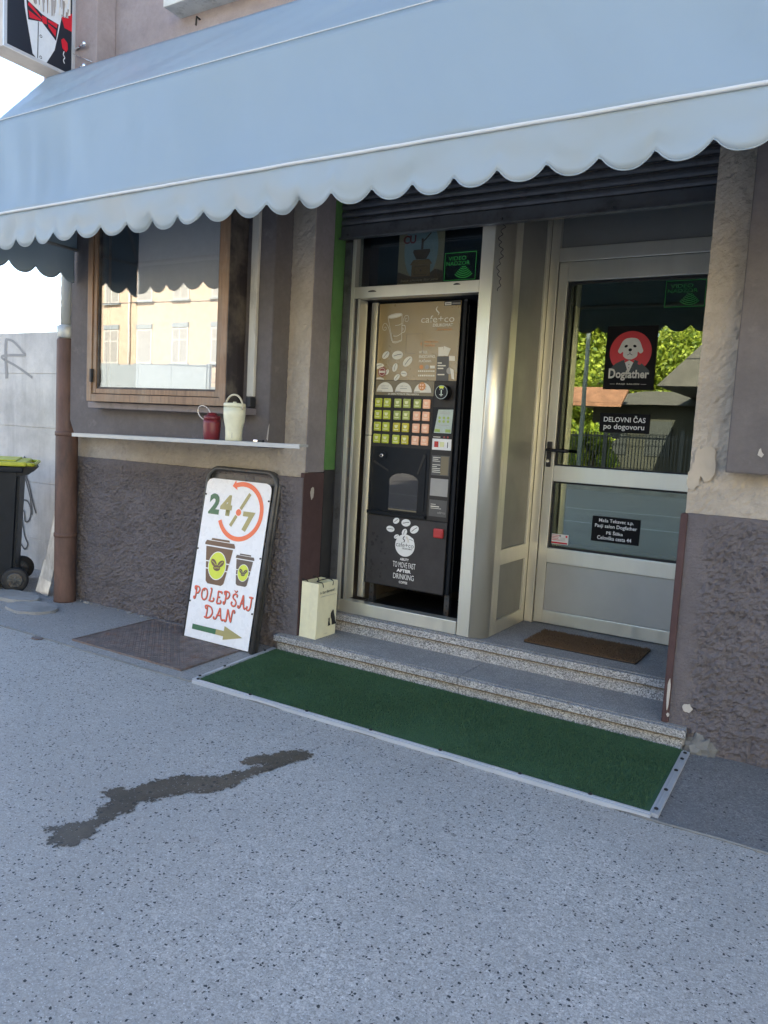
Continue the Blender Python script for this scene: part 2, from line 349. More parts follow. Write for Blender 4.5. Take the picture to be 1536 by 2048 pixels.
def extr(name, pts, M, d0, d1, mat, parent=None, bev=0):
    bm = bmesh.new(); a = [bm.verts.new(M @ Vector((p[0], p[1], d0))) for p in pts]; b = [bm.verts.new(M @ Vector((p[0], p[1], d1))) for p in pts]
    n = len(pts); bm.faces.new(a[::-1]); top = bm.faces.new(b)
    for i in range(n): bm.faces.new((a[i], a[(i + 1) % n], b[(i + 1) % n], b[i]))
    if bev: bmesh.ops.bevel(bm, geom=top.edges[:], offset=bev, segments=2, affect='EDGES')
    return bmo(name, bm, mat, parent)
DEC = .0015
def decal(name, polys, M, mat, parent, d=DEC):
    vs = []; fs = []
    for n_, p in enumerate(polys):
        e = d + (n_ % 40) * 8e-6; i = len(vs); vs += [M @ Vector((q[0], q[1], e)) for q in p]; fs.append(list(range(i, i + len(p))))
    o = mo(name, vs, fs, mat, parent)
    if name in ('bean_cracks', 'small_print', 'badge_cracks', 'scuff_marks'): o['kind'] = 'stuff'
    return o
def circ(cx, cy, rx, ry=None, n=28, a0=0, a1=360, rot=0):
    ry = ry or rx; o = []; k = n if a1 - a0 >= 360 else n + 1
    for i in range(k):
        a = R(a0 + (a1 - a0) * i / n); x, y = rx * math.cos(a), ry * math.sin(a); c, s = math.cos(R(rot)), math.sin(R(rot))
        o.append((cx + x * c - y * s, cy + x * s + y * c))
    return o
def arcband(cx, cy, r0, r1, a0, a1, n=24):
    q = []
    for i in range(n):
        t0, t1 = R(a0 + (a1 - a0) * i / n), R(a0 + (a1 - a0) * (i + 1) / n)
        q.append([(cx + r0 * math.cos(t0), cy + r0 * math.sin(t0)), (cx + r1 * math.cos(t0), cy + r1 * math.sin(t0)), (cx + r1 * math.cos(t1), cy + r1 * math.sin(t1)), (cx + r0 * math.cos(t1), cy + r0 * math.sin(t1))])
    return q
def stroke(pts, w):
    n = len(pts); A_, B_ = [], []
    for i, p in enumerate(pts):
        a = pts[max(0, i - 1)]; b = pts[min(n - 1, i + 1)]; dx, dy = b[0] - a[0], b[1] - a[1]; l = math.hypot(dx, dy) or 1
        k = (w[min(i, len(w) - 1)] if isinstance(w, list) else w) / 2; A_.append((p[0] - dy / l * k, p[1] + dx / l * k)); B_.append((p[0] + dy / l * k, p[1] - dx / l * k))
    return [[B_[i], B_[i + 1], A_[i + 1], A_[i]] for i in range(n - 1)]
def rect(x0, y0, x1, y1): return [(x0, y0), (x1, y0), (x1, y1), (x0, y1)]
def spline(pts, n=8):
    o = []; P = [pts[0]] + list(pts) + [pts[-1]]
    for i in range(1, len(P) - 2):
        for k in range(n):
            t = k / n; a, b, c, d = P[i - 1], P[i], P[i + 1], P[i + 2]
            o.append(tuple(.5 * (2 * b[j] + (c[j] - a[j]) * t + (2 * a[j] - 5 * b[j] + 4 * c[j] - d[j]) * t * t + (3 * b[j] - a[j] - 3 * c[j] + d[j]) * t ** 3) for j in range(len(b))))
    o.append(tuple(pts[-1])); return o
def text_geo(body, bold=0, spacing=1, shear=0):
    cu = bpy.data.curves.new('txt', 'FONT'); cu.body = body; cu.size = 1; cu.offset = bold; cu.space_character = spacing; cu.shear = shear
    cu.resolution_u = 3; cu.fill_mode = 'FRONT'
    ob = bpy.data.objects.new('txt', cu); C.objects.link(ob); bpy.context.view_layer.update()
    me = bpy.data.meshes.new_from_object(ob.evaluated_get(bpy.context.evaluated_depsgraph_get()))
    bpy.data.objects.remove(ob); bpy.data.curves.remove(cu); return me
def text(name, body, x0, x1, y0, y1, M, mat, parent, bold=0, spacing=1, shear=0, d=DEC, keep=False):
    """lettering fitted into the box x0..x1, y0..y1 of the frame M"""
    me = text_geo(body, bold, spacing, shear); n = len(me.vertices)
    a = np.empty(n * 3); me.vertices.foreach_get('co', a); a = a.reshape(-1, 3)
    mn, mx = a.min(0), a.max(0); sx = (x1 - x0) / (mx[0] - mn[0]); sy = (y1 - y0) / (mx[1] - mn[1])
    if keep: sx = sy = min(sx, sy)
    cx = (x0 + x1) / 2; cy = (y0 + y1) / 2
    a[:, 0] = (a[:, 0] - (mn[0] + mx[0]) / 2) * sx + cx; a[:, 1] = (a[:, 1] - (mn[1] + mx[1]) / 2) * sy + cy; a[:, 2] = d
    me.vertices.foreach_set('co', a.ravel()); me.transform(M)
    return link(name, me, mat, parent)
def bean(cx, cy, rx, ry, rot, crack=.16):
    body = circ(cx, cy, rx, ry, 20, rot=rot); c, s = math.cos(R(rot)), math.sin(R(rot))
    ln = [(-.7, -.12), (-.25, -.02), (.1, .1), (.75, .12)]; pts = [(cx + x * rx * c - y * ry * s, cy + x * rx * s + y * ry * c) for x, y in spline(ln, 4)]
    return body, stroke(pts, ry * crack)
def fbm(x, y, z, s, o=4): return noise.fractal(Vector((x * s, y * s, z * s)), 1.0, 2.0, o)
def rough_wall(name, x0, x1, z0, z1, y, amp, s1, step, mat, parent, mask=None, lip=.03):
    nx = max(2, int((x1 - x0) / step)); nz = max(2, int((z1 - z0) / step)); vs = []; fs = []
    for j in range(nz + 1):
        for i in range(nx + 1):
            x = x0 + (x1 - x0) * i / nx; z = z0 + (z1 - z0) * j / nz
            e = 1 if mask is None else mask(x, z)
            h = .9 * fbm(x, 3.1, z, s1, 3) + .75 * fbm(x, 9.2, z, s1 * 2.4, 3) + .5 * fbm(x, 5, z, s1 * .2, 2)
            vs.append((x, y - amp * h * e, z))
    W_ = nx + 1
    for j in range(nz):
        for i in range(nx): fs.append((j * W_ + i, j * W_ + i + 1, (j + 1) * W_ + i + 1, (j + 1) * W_ + i))
    # returns back to the wall on all four sides
    loop = [i for i in range(W_)] + [j * W_ + nx for j in range(1, nz + 1)] + [nz * W_ + i for i in range(nx - 1, -1, -1)] + [j * W_ for j in range(nz - 1, 0, -1)]
    k = len(vs); vs += [(vs[q][0], y + lip, vs[q][2] + (.008 if vs[q][2] > z1 - 1e-6 else 0)) for q in loop]; n = len(loop)
    for q in range(n): fs.append((loop[q], k + q, k + (q + 1) % n, loop[(q + 1) % n]))
    o = mo(name, vs, fs, mat, parent); bm = bmesh.new(); bm.from_mesh(o.data); bmesh.ops.recalc_face_normals(bm, faces=bm.faces[:]); bm.to_mesh(o.data); bm.free()
    return o
def FX(y): return frame_M((0, y, 0), (1, 0, 0), (0, 0, 1))    # facade frame at depth y: u = world X, v = world Z, n = towards the street
# ------------------------------------------------------------------ ground
bm = bmesh.new(); add_box(bm, -150, 150, -150, 150, -.3, 0); tag(bmo('ground', bm, 'asphalt'), kind='structure')
# older, darker strip of asphalt along the foot of the wall, its outer edge a little ragged
pts = [(-9 + 12 * i / 120, 2.985 + .012 * fbm(i * .9, 0, 0, .4)) for i in range(121)]
vs = [(x, y, .004) for x, y in pts] + [(x, 4.4, .004) for x, _ in pts]
tag(mo('pavement_strip', vs, [(i, i + 1, 122 + i, 121 + i) for i in range(62)], 'asphalt_mid'), kind='structure'); tag(mo('pavement_strip', vs, [(i, i + 1, 122 + i, 121 + i) for i in range(62, 120)], 'asphalt_old'), kind='structure')
bm = bmesh.new(); add_tube(bm, [(x, y - .004, .003) for x, y in pts], .006, 5); tag(bmo('pavement_joint', bm, 'concrete_dark'), kind='structure')

SPILL = [(-2.263, 1.578), (-2.248, 1.609), (-2.23, 1.647), (-2.205, 1.667), (-2.199, 1.696), (-2.178, 1.719), (-2.227, 1.767), (-2.243, 1.77), (-2.225, 1.806), (-2.241, 1.835), (-2.325, 1.859), (-2.313, 1.91), (-2.297, 1.935), (-2.257, 1.941), (-2.26, 1.977), (-2.253, 2.041), (-2.226, 2.089), (-2.204, 2.143), (-2.158, 2.175), (-2.114, 2.21), (-2.073, 2.248), (-2.056, 2.284), (-2.041, 2.338), (-2.018, 2.399), (-1.994, 2.447), (-2.04, 2.41), (-2.063, 2.377), (-2.113, 2.396), (-2.094, 2.457), (-2.082, 2.504), (-2.043, 2.535), (-2.031, 2.602), (-1.986, 2.645), (-1.932, 2.65), (-1.898, 2.615), (-1.904, 2.555), (-1.932, 2.511), (-1.942, 2.445), (-1.948, 2.392), (-1.974, 2.335), (-1.971, 2.275), (-1.97, 2.218), (-1.985, 2.155), (-2.011, 2.105), (-2.059, 2.078), (-2.079, 2.037), (-2.104, 2.001), (-2.117, 1.943), (-2.157, 1.911), (-2.122, 1.837), (-2.145, 1.793), (-2.127, 1.748), (-2.123, 1.686), (-2.09, 1.656), (-2.093, 1.606), (-2.086, 1.565), (-2.116, 1.533), (-2.152, 1.533), (-2.189, 1.532), (-2.209, 1.555), (-2.195, 1.594), (-2.226, 1.575)]
def spill():
    st = .0042; x0, x1, y0, y1 = -2.40, -1.85, 1.5, 2.76; nx = int((x1 - x0) / st); ny = int((y1 - y0) / st)
    A_ = np.array(SPILL); B_ = np.roll(A_, -1, 0)
    X, Y = np.meshgrid(x0 + (np.arange(nx) + .5) * st, y0 + (np.arange(ny) + .5) * st)
    jx = np.array([[noise.noise(Vector((x * 70, y * 70, 1))) * .020 + noise.noise(Vector((x * 28, y * 28, 4))) * .016 + noise.noise(Vector((x * 170, y * 170, 4))) * .009 for x in X[0]] for y in Y[:, 0]]); jy = np.array([[noise.noise(Vector((x * 70, y * 70, 7))) * .026 + noise.noise(Vector((x * 28, y * 28, 9))) * .022 + noise.noise(Vector((x * 170, y * 170, 9))) * .012 for x in X[0]] for y in Y[:, 0]])
    PX, PY = X + jx, Y + jy; ins = np.zeros(X.shape, bool)
    for (ax, ay), (bx_, by_) in zip(A_, B_):
        if ay == by_: continue
        c = ((ay > PY) != (by_ > PY)) & (PX < (bx_ - ax) * (PY - ay) / (by_ - ay) + ax); ins ^= c
    idx = {}; vs = []; fs = []
    def vid(i, j):
        if (i, j) not in idx:
            idx[(i, j)] = len(vs); vs.append((x0 + i * st + random.uniform(-1, 1) * .0012, y0 + j * st + random.uniform(-1, 1) * .0012, .0022))
        return idx[(i, j)]
    for j, i in zip(*np.nonzero(ins)): fs.append((vid(i, j), vid(i + 1, j), vid(i + 1, j + 1), vid(i, j + 1)))
    tag(mo('liquid_spill', vs, fs, 'asphalt_wet'), 'long dark wet liquid spill trailing across the asphalt', 'spill')
spill()

# ------------------------------------------------------------------ the building
B = thing('shop_building', 'plum and tan rendered street building with the shop opening in it', 'building', (-2.0, 3.82, 0))
box('wall', -5.35, -2.945, 3.86, 13, 0, 3.0, 'render_plum', B)
box('wall', -.645, 6, 3.86, 13, 0, 3.0, 'render_plum', B)
box('wall', -5.35, 6, 3.82, 13, 3.003, 18.5, 'render_upper', B)
box('back_wall', -2.94, -.65, 9, 9.2, 0, 3.0, 'interior_wall', B)
box('floor_slab', -2.94, -.65, 4.9, 9, .1, .225, 'concrete_dark', B)
box('roof', -5.7, 6.3, 3.35, 13.4, 18.503, 18.7, 'far_darkroof', B)
rough_wall('stucco_face', -5.345, -2.922, 1.10, 3.0, 3.82, .005, 30, .016, 'stucco_tan', B, lip=.035)
rough_wall('stucco_face', -.668, 3.0, 1.12, 3.0, 3.82, .0065, 26, .016, 'stucco_tan', B, lip=.035)
def pmask(x, z): return min(1, max(.15, (-2.94 - x) / .10)) * min(1, .25 + (1.115 - z) / .10)
rough_wall('plinth', -5.2, -2.921, 0, 1.115, 3.803, .017, 25, .0085, 'stucco_plinth', B, pmask, lip=.05)
def pmask2(x, z): return min(1, max(.1, (x + .60) / .06)) * min(1, .25 + (1.125 - z) / .08)
rough_wall('plinth', -.655, 1.2, 0, 1.125, 3.803, .016, 24, .0085, 'stucco_plinth', B, pmask2, lip=.05)
# jamb on the left of the opening: smooth render, green strip, black foot
box('jamb', -2.945, -2.919, 3.826, 4.017, 1.15, 3.0, 'render_grey', B, .004)
box('jamb_foot', -2.945, -2.917, 3.812, 4.02, 0, 1.147, 'render_maroon', B, .004)
box('green_strip', -2.945, -2.914, 4.019, 4.13, 1.165, 3.0, 'green_paint', B, .002)
box('black_strip', -2.945, -2.915, 4.022, 4.13, .2, 1.162, 'black_paint_and_shade', B, .002)
# corner on the right of the opening
box('corner_strip', -.685, -.652, 3.79, 4.9, .112, 1.125, 'render_maroon', B, .008)
box('jamb', -.672, -.645, 3.86, 4.9, 1.128, 3.0, 'render_grey', B)
# patches where the paint has chipped off
def patch(cx, cz, w, h, y, seed, mat='chip_plaster', M=None):
    n = 22; pts = [(cx + w * math.cos(2 * math.pi * i / n) * (1 + .5 * noise.noise(Vector((math.cos(i * .286) * 1.7, math.sin(i * .286) * 1.7, seed)))), cz + h * math.sin(2 * math.pi * i / n) * (1 + .5 * noise.noise(Vector((math.cos(i * .286) * 1.7, math.sin(i * .286) * 1.7, seed + 9))))) for i in range(n)]
    return extr('paint_chip', pts, M or FX(y), 0, .0025, mat, B)
MJ = frame_M((-2.917, 0, 0), (0, 1, 0), (0, 0, 1))
patch(3.90, 1.02, .018, .035, 0, 1, M=MJ); patch(3.95, .40, .004, .006, 0, 2, M=MJ)
MC = FX(3.788)
patch(-.662, .26, .007, .07, 3.789, 3); patch(-.575, .205, .022, .020, 3.797, 4); patch(-.655, .155, .008, .008, 3.789, 6)
patch(-.605, 1.37, .05, .085, 3.809, 21, 'render_patch'); patch(-.645, 1.29, .03, .05, 3.8092, 23, 'render_patch')
# broken concrete at the foot, right of the steps
bm = bmesh.new(); r = bmesh.ops.create_icosphere(bm, subdivisions=3, radius=1)
for v in r['verts']:
    p = v.co.copy(); k = 1 + .45 * fbm(p.x, p.y, p.z, 2.2, 4); v.co = Vector((-.505 + p.x * .075 * k, 3.80 + p.y * .04 * k, .015 + p.z * .075 * k))
tag(bmo('broken_concrete', bm, 'concrete_dark', B))
# proud rendered panel round the left window, and the pilaster above it
extr('window_panel', [(-5.0, 1.39), (-4.95, 1.29), (-3.09, 1.29), (-3.09, 3.4), (-5.0, 3.4)], FX(3.66), -.17, 0, 'render_plum', B, .004)
extr('paint_chip', [(-3.10, 1.345), (-3.092, 1.41), (-3.082, 1.44), (-3.091, 1.335)], FX(3.657), 0, .002, 'chip_plaster', B)
box('pilaster', -5.35, -4.763, 3.66, 3.818, 3.403, 18.4, 'render_upper', B, .006)
extr('window_panel', [(-.50, 1.33), (3, 1.33), (3, 3.4), (-.50, 3.4)], FX(3.715), -.12, 0, 'render_plum', B, .005)
extr('paint_chip', [(-.377, 1.415), (-.372, 1.44), (-.366, 1.445), (-.362, 1.43), (-.352, 1.418), (-.36, 1.405)], FX(3.713), 0, .002, 'chip_plaster', B)
# first-floor window with its sill, above the awning
us = box('upper_sill', -4.12, -2.55, 3.668, 3.835, 4.08, 4.135, 'sill_white', B, .006)
box('upper_window', -4.05, -2.62, 3.805, 3.83, 4.138, 5.6, 'wood_dark', B)
box('upper_pane', -3.95, -2.72, 3.797, 3.803, 4.24, 5.5, 'glass_far', B)
tube('wall_hook', [(-3.94, 3.82, 4.035), (-3.94, 3.79, 4.04), (-3.94, 3.785, 3.985)], .006, 'screw_dark', B)

# ------------------------------------------------------------------ left window
Wn = thing('shop_window', 'brown wooden window with a street reflection, above the narrow shelf', 'window', (-3.96, 3.6, 1.49))
X0, X1, Z0, Z1 = -4.605, -3.31, 1.53, 2.95
def rail_frame(x0, x1, z0, z1, w, y0, y1, mat, nm):
    box(nm, x0, x0 + w, y0, y1, z0, z1, mat, Wn, .003); box(nm, x1 - w, x1, y0, y1, z0, z1, mat, Wn, .003)
    box(nm, x0 + w, x1 - w, y0 + .001, y1, z0, z0 + w, mat, Wn, .003); box(nm, x0 + w, x1 - w, y0 + .001, y1, z1 - w, z1, mat, Wn, .003)
rail_frame(X0, X1, Z0, Z1, .05, 3.50, 3.655, 'wood', 'outer_frame')
rail_frame(X0 + .054, X1 - .054, Z0 + .054, Z1 - .054, .034, 3.508, 3.60, 'wood', 'sash')
rail_frame(X0 + .0885, X1 - .0885, Z0 + .0885, Z1 - .0885, .012, 3.518, 3.59, 'wood_dark', 'glazing_bead')
box('side_board', X1 + .001, X1 + .006, 3.503, 3.655, Z0, Z1, 'wood_dark', Wn)
box('pane', X0 + .1, X1 - .1, 3.528, 3.534, Z0 + .1, Z1 - .1, 'glass_window', Wn)
box('window_back', X0 + .09, X1 - .09, 3.62, 3.63, Z0 + .09, Z1 - .09, 'interior_dark', Wn); box('blind', -4.22, X1 - .1, 3.60, 3.605, Z0 + .1, Z1 - .1, 'blind_grey', Wn)
box('hinge', X0 + .048, X0 + .066, 3.485, 3.507, 1.66, 1.75, 'black_paint_and_shade', Wn, .003)
box('sill', -4.665, -3.19, 3.56, 3.659, 1.485, 1.527, 'sill_plum', Wn, .004)
box('trim_strip', -3.258, -3.205, 3.635, 3.6585, 1.6, 3.2, 'white_trim', Wn, .003)
box('sill_end', -3.235, -3.195, 3.60, 3.655, 1.53, 1.595, 'black_paint_and_shade', Wn, .01)

# shelf under it
Sh = Matrix.Translation((-3.584, 3.44, 1.3118)) @ Matrix.Rotation(R(-.81), 4, 'Y')
sh = thing('wall_shelf', 'long narrow aluminium shelf fixed to the wall under the window', 'shelf', (-3.584, 3.5, 1.29))
box('board', -.974, .974, -.08, -.005, -.006, .008, 'shelf_alu', sh, .001, Sh); box('rear_board', -.974, .455, -.0048, .20, -.006, .0078, 'shelf_alu', sh, .0, Sh); box('front_lip', -.974, .974, -.086, -.0805, -.016, .0085, 'shelf_alu', sh, .001, Sh)
for x in (-.8, -.1, .4): box('bracket', x, x + .02, -.02, .20, -.014, -.0065, 'shelf_alu', sh, 0, Sh)

# drinks on the shelf
def shelf_z(x): return 1.3200 + math.tan(R(.81)) * (x + 3.584)
cx, cy = -3.335, 3.425; z = shelf_z(cx)
t_ = thing('travel_mug', 'short dark red travel mug with a wire loop, on the shelf', 'mug', (cx, cy, z))
lathe('body', [(.043, 0), (.047, .004), (.052, .055), (.053, .098), (.0515, .119)], (cx, cy, z), 'cup_maroon', t_)
lathe('lid', [(.0505, .1195), (.0505, .136), (.046, .143), (.032, .147), (.028, .160), (.011, .164)], (cx, cy, z), 'cup_maroon', t_)
tube('loop', [(cx - .035 + .052 * math.cos(a) - .012, cy - .02, z + .160 + .040 * math.sin(a) + .012 * math.cos(a) * -1) for a in [2 * math.pi * i / 24 for i in range(24)]], .0035, 'handle_steel', t_, 6, True)
cx, cy = -3.157, 3.425; z = shelf_z(cx)
t_ = thing('insulated_tumbler', 'tall cream tumbler with an arched carrying handle, on the shelf', 'tumbler', (cx, cy, z))
lathe('body', [(.046, 0), (.050, .005), (.049, .03), (.0515, .076), (.0605, .118), (.064, .15), (.064, .196)], (cx, cy, z), 'cup_cream', t_)
lathe('lid', [(.065, .1965), (.065, .215), (.061, .221), (.012, .223), (.01, .23)], (cx, cy, z), 'cup_cream', t_)
tube('handle', [(cx + .068 * math.cos(a), cy - .005, z + .193 + .078 * math.sin(a)) for a in [math.pi * (i / 16 * 1.06 - .03) for i in range(17)]], .006, 'handle_cream', t_, 6)
for s in (-1, 1): lathe('pivot', [(.009, -.004), (.009, .004)], (cx + s * .0675, cy - .005, z + .195), 'handle_steel', t_, 10, Matrix.Rotation(R(90), 4, 'Y'))
mt = frame_M((cx + .030, cy - .047, z + .02), (.84, .54, 0), (0, 0, 1)); decal('small_print', [rect(-.002, k * .006, .002, k * .006 + .004) for k in range(5)], mt, 'print_grey', t_, .003)
cx = -2.955; z = shelf_z(cx)
t_ = thing('lighter', 'small black and silver lighter lying at the end of the shelf', 'lighter', (cx, 3.42, z))
box('body', cx - .005, cx + .032, 3.41, 3.428, z, z + .014, 'black_paint_and_shade', t_, .003); box('cap', cx - .038, cx - .0055, 3.411, 3.427, z + .001, z + .013, 'chrome', t_, .002)

# ------------------------------------------------------------------ downpipe at the corner
px, py = -5.085, 3.70
t_ = thing('downpipe', 'rusty brown downpipe with a grey upper length at the building corner', 'downpipe', (px, py, 0))
lathe('lower_sleeve', [(.082, 0), (.080, .02), (.079, 1.97), (.074, 1.985)], (px, py, 0), 'rust_pipe', t_, 28)
for z in (1.285, .52): lathe('joint_band', [(.080, z - .018), (.085, z - .012), (.085, z + .012), (.080, z + .018)], (px, py, 0), 'rust_pipe', t_, 28)
lathe('collar', [(.06, 1.98), (.075, 2.0), (.078, 2.075), (.06, 2.085)], (px, py, 0), 'pipe_grey', t_, 28)
lathe('upper_pipe', [(.052, 2.08), (.052, 3.9)], (px, py, 0), 'pipe_grey', t_, 24)
box('bracket', px - .02, px + .02, py + .03, py + .12, 1.27, 1.30, 'rust_iron', t_)
bm = bmesh.new(); add_box(bm, -.06, .06, -.0015, .0015, 0, 1.0); Ms = Matrix.Translation((-5.36, 3.71, .01)) @ Matrix.Rotation(R(11), 4, 'Y') @ Matrix.Rotation(R(-4), 4, 'X')
bm.transform(Ms); o = bmo('leaning_sheet', bm, 'galvanised'); tag(o, 'bent galvanised sheet strip leaning behind the brown downpipe', 'metal sheet')
bm = bmesh.new(); add_box(bm, -.075, .075, -.002, .002, 0, .26); bm.transform(Matrix.Translation((-5.375, 3.70, .012)) @ Matrix.Rotation(R(11), 4, 'Y') @ Matrix.Rotation(R(-9), 4, 'X')); f = bmo('folded_end', bm, 'galvanised', o)

# ------------------------------------------------------------------ concrete wall on the left, with graffiti
cw = thing('concrete_wall', 'weathered concrete boundary wall with graffiti, behind the wheeled bin', 'wall', (-9, 4.35, 0))
box('core', -14, -5.36, 4.306, 4.5, 0, 2.14, 'concrete', cw)
zs = [0, .28, .80, 1.30, 1.78, 2.145]
for zi, (a, b) in enumerate(zip(zs, zs[1:])):
    for x0, x1 in ((-14, -10.4), (-10.4, -7.9), (-7.9, -5.362)):
        box('board_panel', x0 + .003, x1 - .003, 4.297 + .003 * random.random(), 4.3055, a + .002, b - .002, 'concrete', cw, .002)
MW = FX(4.2955)
g = []
for pts, w in (([(-6.46, 2.06), (-6.47, 1.9), (-6.46, 1.60), (-6.45, 1.42)], .05), ([(-6.47, 2.06), (-6.35, 2.02), (-6.2, 1.84), (-6.19, 1.80), (-6.44, 1.80), (-6.53, 1.76), (-6.3, 1.62), (-6.06, 1.44)], .028)): g += stroke(spline([(p[0] - .34, 2.09 - (2.06 - p[1]) * .56) for p in pts], 6), w * .8)
decal('graffiti', g, MW, 'graffiti_faint', cw)
g = []
for pts, w in (([(-6.16, .93), (-6.05, .80), (-5.98, .62), (-5.93, .52)], .022), ([(-6.10, .84), (-6.02, .66), (-5.99, .5)], .02), ([(-6.17, .62), (-6.06, .62), (-6.01, .54), (-6.03, .45), (-6.09, .43), (-6.11, .52), (-6.15, .5), (-6.1, .30), (-6.05, .22), (-6.1, .17), (-6.18, .24)], .02), ([(-6.12, 1.02), (-6.06, .96)], .045), ([(-6.11, .90), (-6.08, .84)], .04)): g += stroke(spline([(p[0] - .40, p[1]) for p in pts], 6), w * .8)
decal('graffiti', g, MW, 'graffiti', cw)

# wheeled bin, turned so that one side with its wheel faces the street corner
bn = thing('wheeled_bin', 'black wheeled bin with a yellow lid, against the concrete wall', 'bin', (-5.60, 3.62, 0))
MBn = Matrix.Translation((-5.60, 3.62, 0)) @ Matrix.Rotation(R(52), 4, 'Z')
def bbox(nm, x0, x1, y0, y1, z0, z1, m, par, bev=0): return box(nm, x0, x1, y0, y1, z0, z1, m, par, bev, MBn)
bm = bmesh.new(); v = []
for z, s in ((.07, .05), (.985, 0)):
    for x, y in ((-.68 + s, .03 + s * .3), (.03 - s * .8, .03 + s * .3), (.03 - s * .8, .59 - s), (-.68 + s, .59 - s)): v.append(bm.verts.new((x, y, z)))
for f in ((3, 2, 1, 0), (4, 5, 6, 7), (0, 1, 5, 4), (1, 2, 6, 5), (2, 3, 7, 6), (3, 0, 4, 7)): bm.faces.new([v[i] for i in f])
bmesh.ops.bevel(bm, geom=bm.edges[:], offset=.025, segments=3, affect='EDGES'); bm.transform(MBn); bmo('body', bm, 'bin_body', bn)
bbox('rim', -.70, .05, .01, .61, .955, 1.0, 'bin_body', bn, .012)
lid = bbox('lid', -.72, .075, -.005, .625, 1.003, 1.04, 'bin_lid', bn, .012); bbox('lid_dome', -.66, .0, .04, .58, 1.041, 1.052, 'bin_lid', lid, .005)
tube('lid_handle', [MBn @ Vector(p) for p in ((.06, .02, 1.022), (.115, .02, 1.018), (.13, .06, 1.016), (.13, .56, 1.016), (.06, .6, 1.018))], .015, 'bin_lid', lid)
extr('hinge_arm', [(.0, .915), (.09, .94), (.145, .985), (.155, 1.005), (.02, .998)], MBn @ FX(.035), -.02, .0, 'bin_body', bn); tube('grip_bar', [MBn @ Vector((.115, .04, .975)), MBn @ Vector((.115, .58, .975))], .014, 'bin_body', bn)
for y in (.0, .57):
    Mw = MBn.to_3x3().to_4x4() @ Matrix.Rotation(R(90), 4, 'X'); wc = MBn @ Vector((0, y, .1))
    w = lathe('wheel', [(.06, -.022), (.088, -.024), (.1, -.014), (.1, .014), (.088, .024), (.06, .022)], wc, 'rubber', bn, 28, Mw)
    lathe('rim', [(.012, -.03), (.018, -.026), (.05, -.0225), (.062, -.0235), (.062, .0235), (.05, .0225)], wc, 'steel_dark', w, 20, Mw @ Matrix.Rotation(math.pi, 4, 'X'))
    for k in range(6):
        a = k * math.pi / 3; extr('spoke', [(math.cos(a + s * .12) * r_, .1 + math.sin(a + s * .12) * r_) for s, r_ in ((-1, .015), (-1, .056), (1, .056), (1, .015))], MBn @ FX(y), .0225, .029, 'frame_tube', w)
tube('axle', [MBn @ Vector((0, .0, .1)), MBn @ Vector((0, .57, .1))], .012, 'steel_dark', bn)

# broken round concrete cover at the pipe foot
def slab(name, cx, cy, rx, ry, h, seed, mat, label, cat):
    n = 40; ring = [(cx + rx * math.cos(a) * (1 + .10 * noise.noise(Vector((math.cos(a) * 2, math.sin(a) * 2, seed)))), cy + ry * math.sin(a) * (1 + .10 * noise.noise(Vector((math.cos(a) * 2, math.sin(a) * 2, seed + 5))))) for a in [2 * math.pi * i / n for i in range(n)]]
    o = extr(name, ring, Matrix(), 0, h, mat, None, .008); return tag(o, label, cat)
slab('drain_cover', -5.03, 3.385, .215, .15, .022, 2, 'concrete_cover', 'round worn concrete cover on the ground before the downpipe', 'cover')
slab('concrete_slab', -5.42, 3.50, .26, .12, .03, 7, 'concrete_cover', 'cracked concrete slab on the ground beside the bin wheel', 'slab')
slab('valve_cap', -4.33, 2.955, .045, .032, .006, 4, 'rust_iron', 'tiny rusty valve cap set in the asphalt', 'cap')
for k in range(26):
    x = -5.0 + 1.6 * random.random() ** 1.4; s = .006 + .012 * random.random(); bm = bmesh.new(); bmesh.ops.create_icosphere(bm, subdivisions=1, radius=s)
    for v in bm.verts: v.co = Vector((v.co.x * random.uniform(.7, 1.5), v.co.y, v.co.z * .6)) + Vector((x, 3.775 - .02 * random.random(), .008))
    if k == 0: acc = bm; continue
    me = bpy.data.meshes.new('x'); bm.to_mesh(me); acc.from_mesh(me); bm.free(); bpy.data.meshes.remove(me)
tag(bmo('rubble', acc, 'concrete_cover'), 'crumbs of plaster and grit along the foot of the wall', 'rubble', kind='stuff')

# ------------------------------------------------------------------ chequered iron plate
Mp = frame_M((-4.13, 3.06, .004), (1, .012, 0), (-.05, 1, 0))
pl = thing('iron_plate', 'rusty chequered iron plate set in the ground by the signboard', 'plate', (-3.6, 3.4, 0))
extr('plate', rect(.012, .012, .948, .688), Mp, 0, .008, 'rust_iron', pl, .002)
for a in (rect(0, 0, .96, .010), rect(0, .690, .96, .70), rect(0, .0102, .010, .6898), rect(.95, .0102, .96, .6898)): extr('edge_angle', a, Mp, 0, .012, 'rust_iron', pl)
bm = bmesh.new()
for i in range(34):
    for j in range(24):
        x = .03 + i * .0275; y = .03 + j * .0275; a = R(45 if (i + j) % 2 else -45); m = Mp @ Matrix.Translation((x, y, .0085)) @ Matrix.Rotation(a, 4, 'Z')
        add_box(bm, -.009, .009, -.0028, .0028, -.0005, .0022, m)
tag(bmo('tread_lugs', bm, 'rust_iron', pl), kind='stuff')
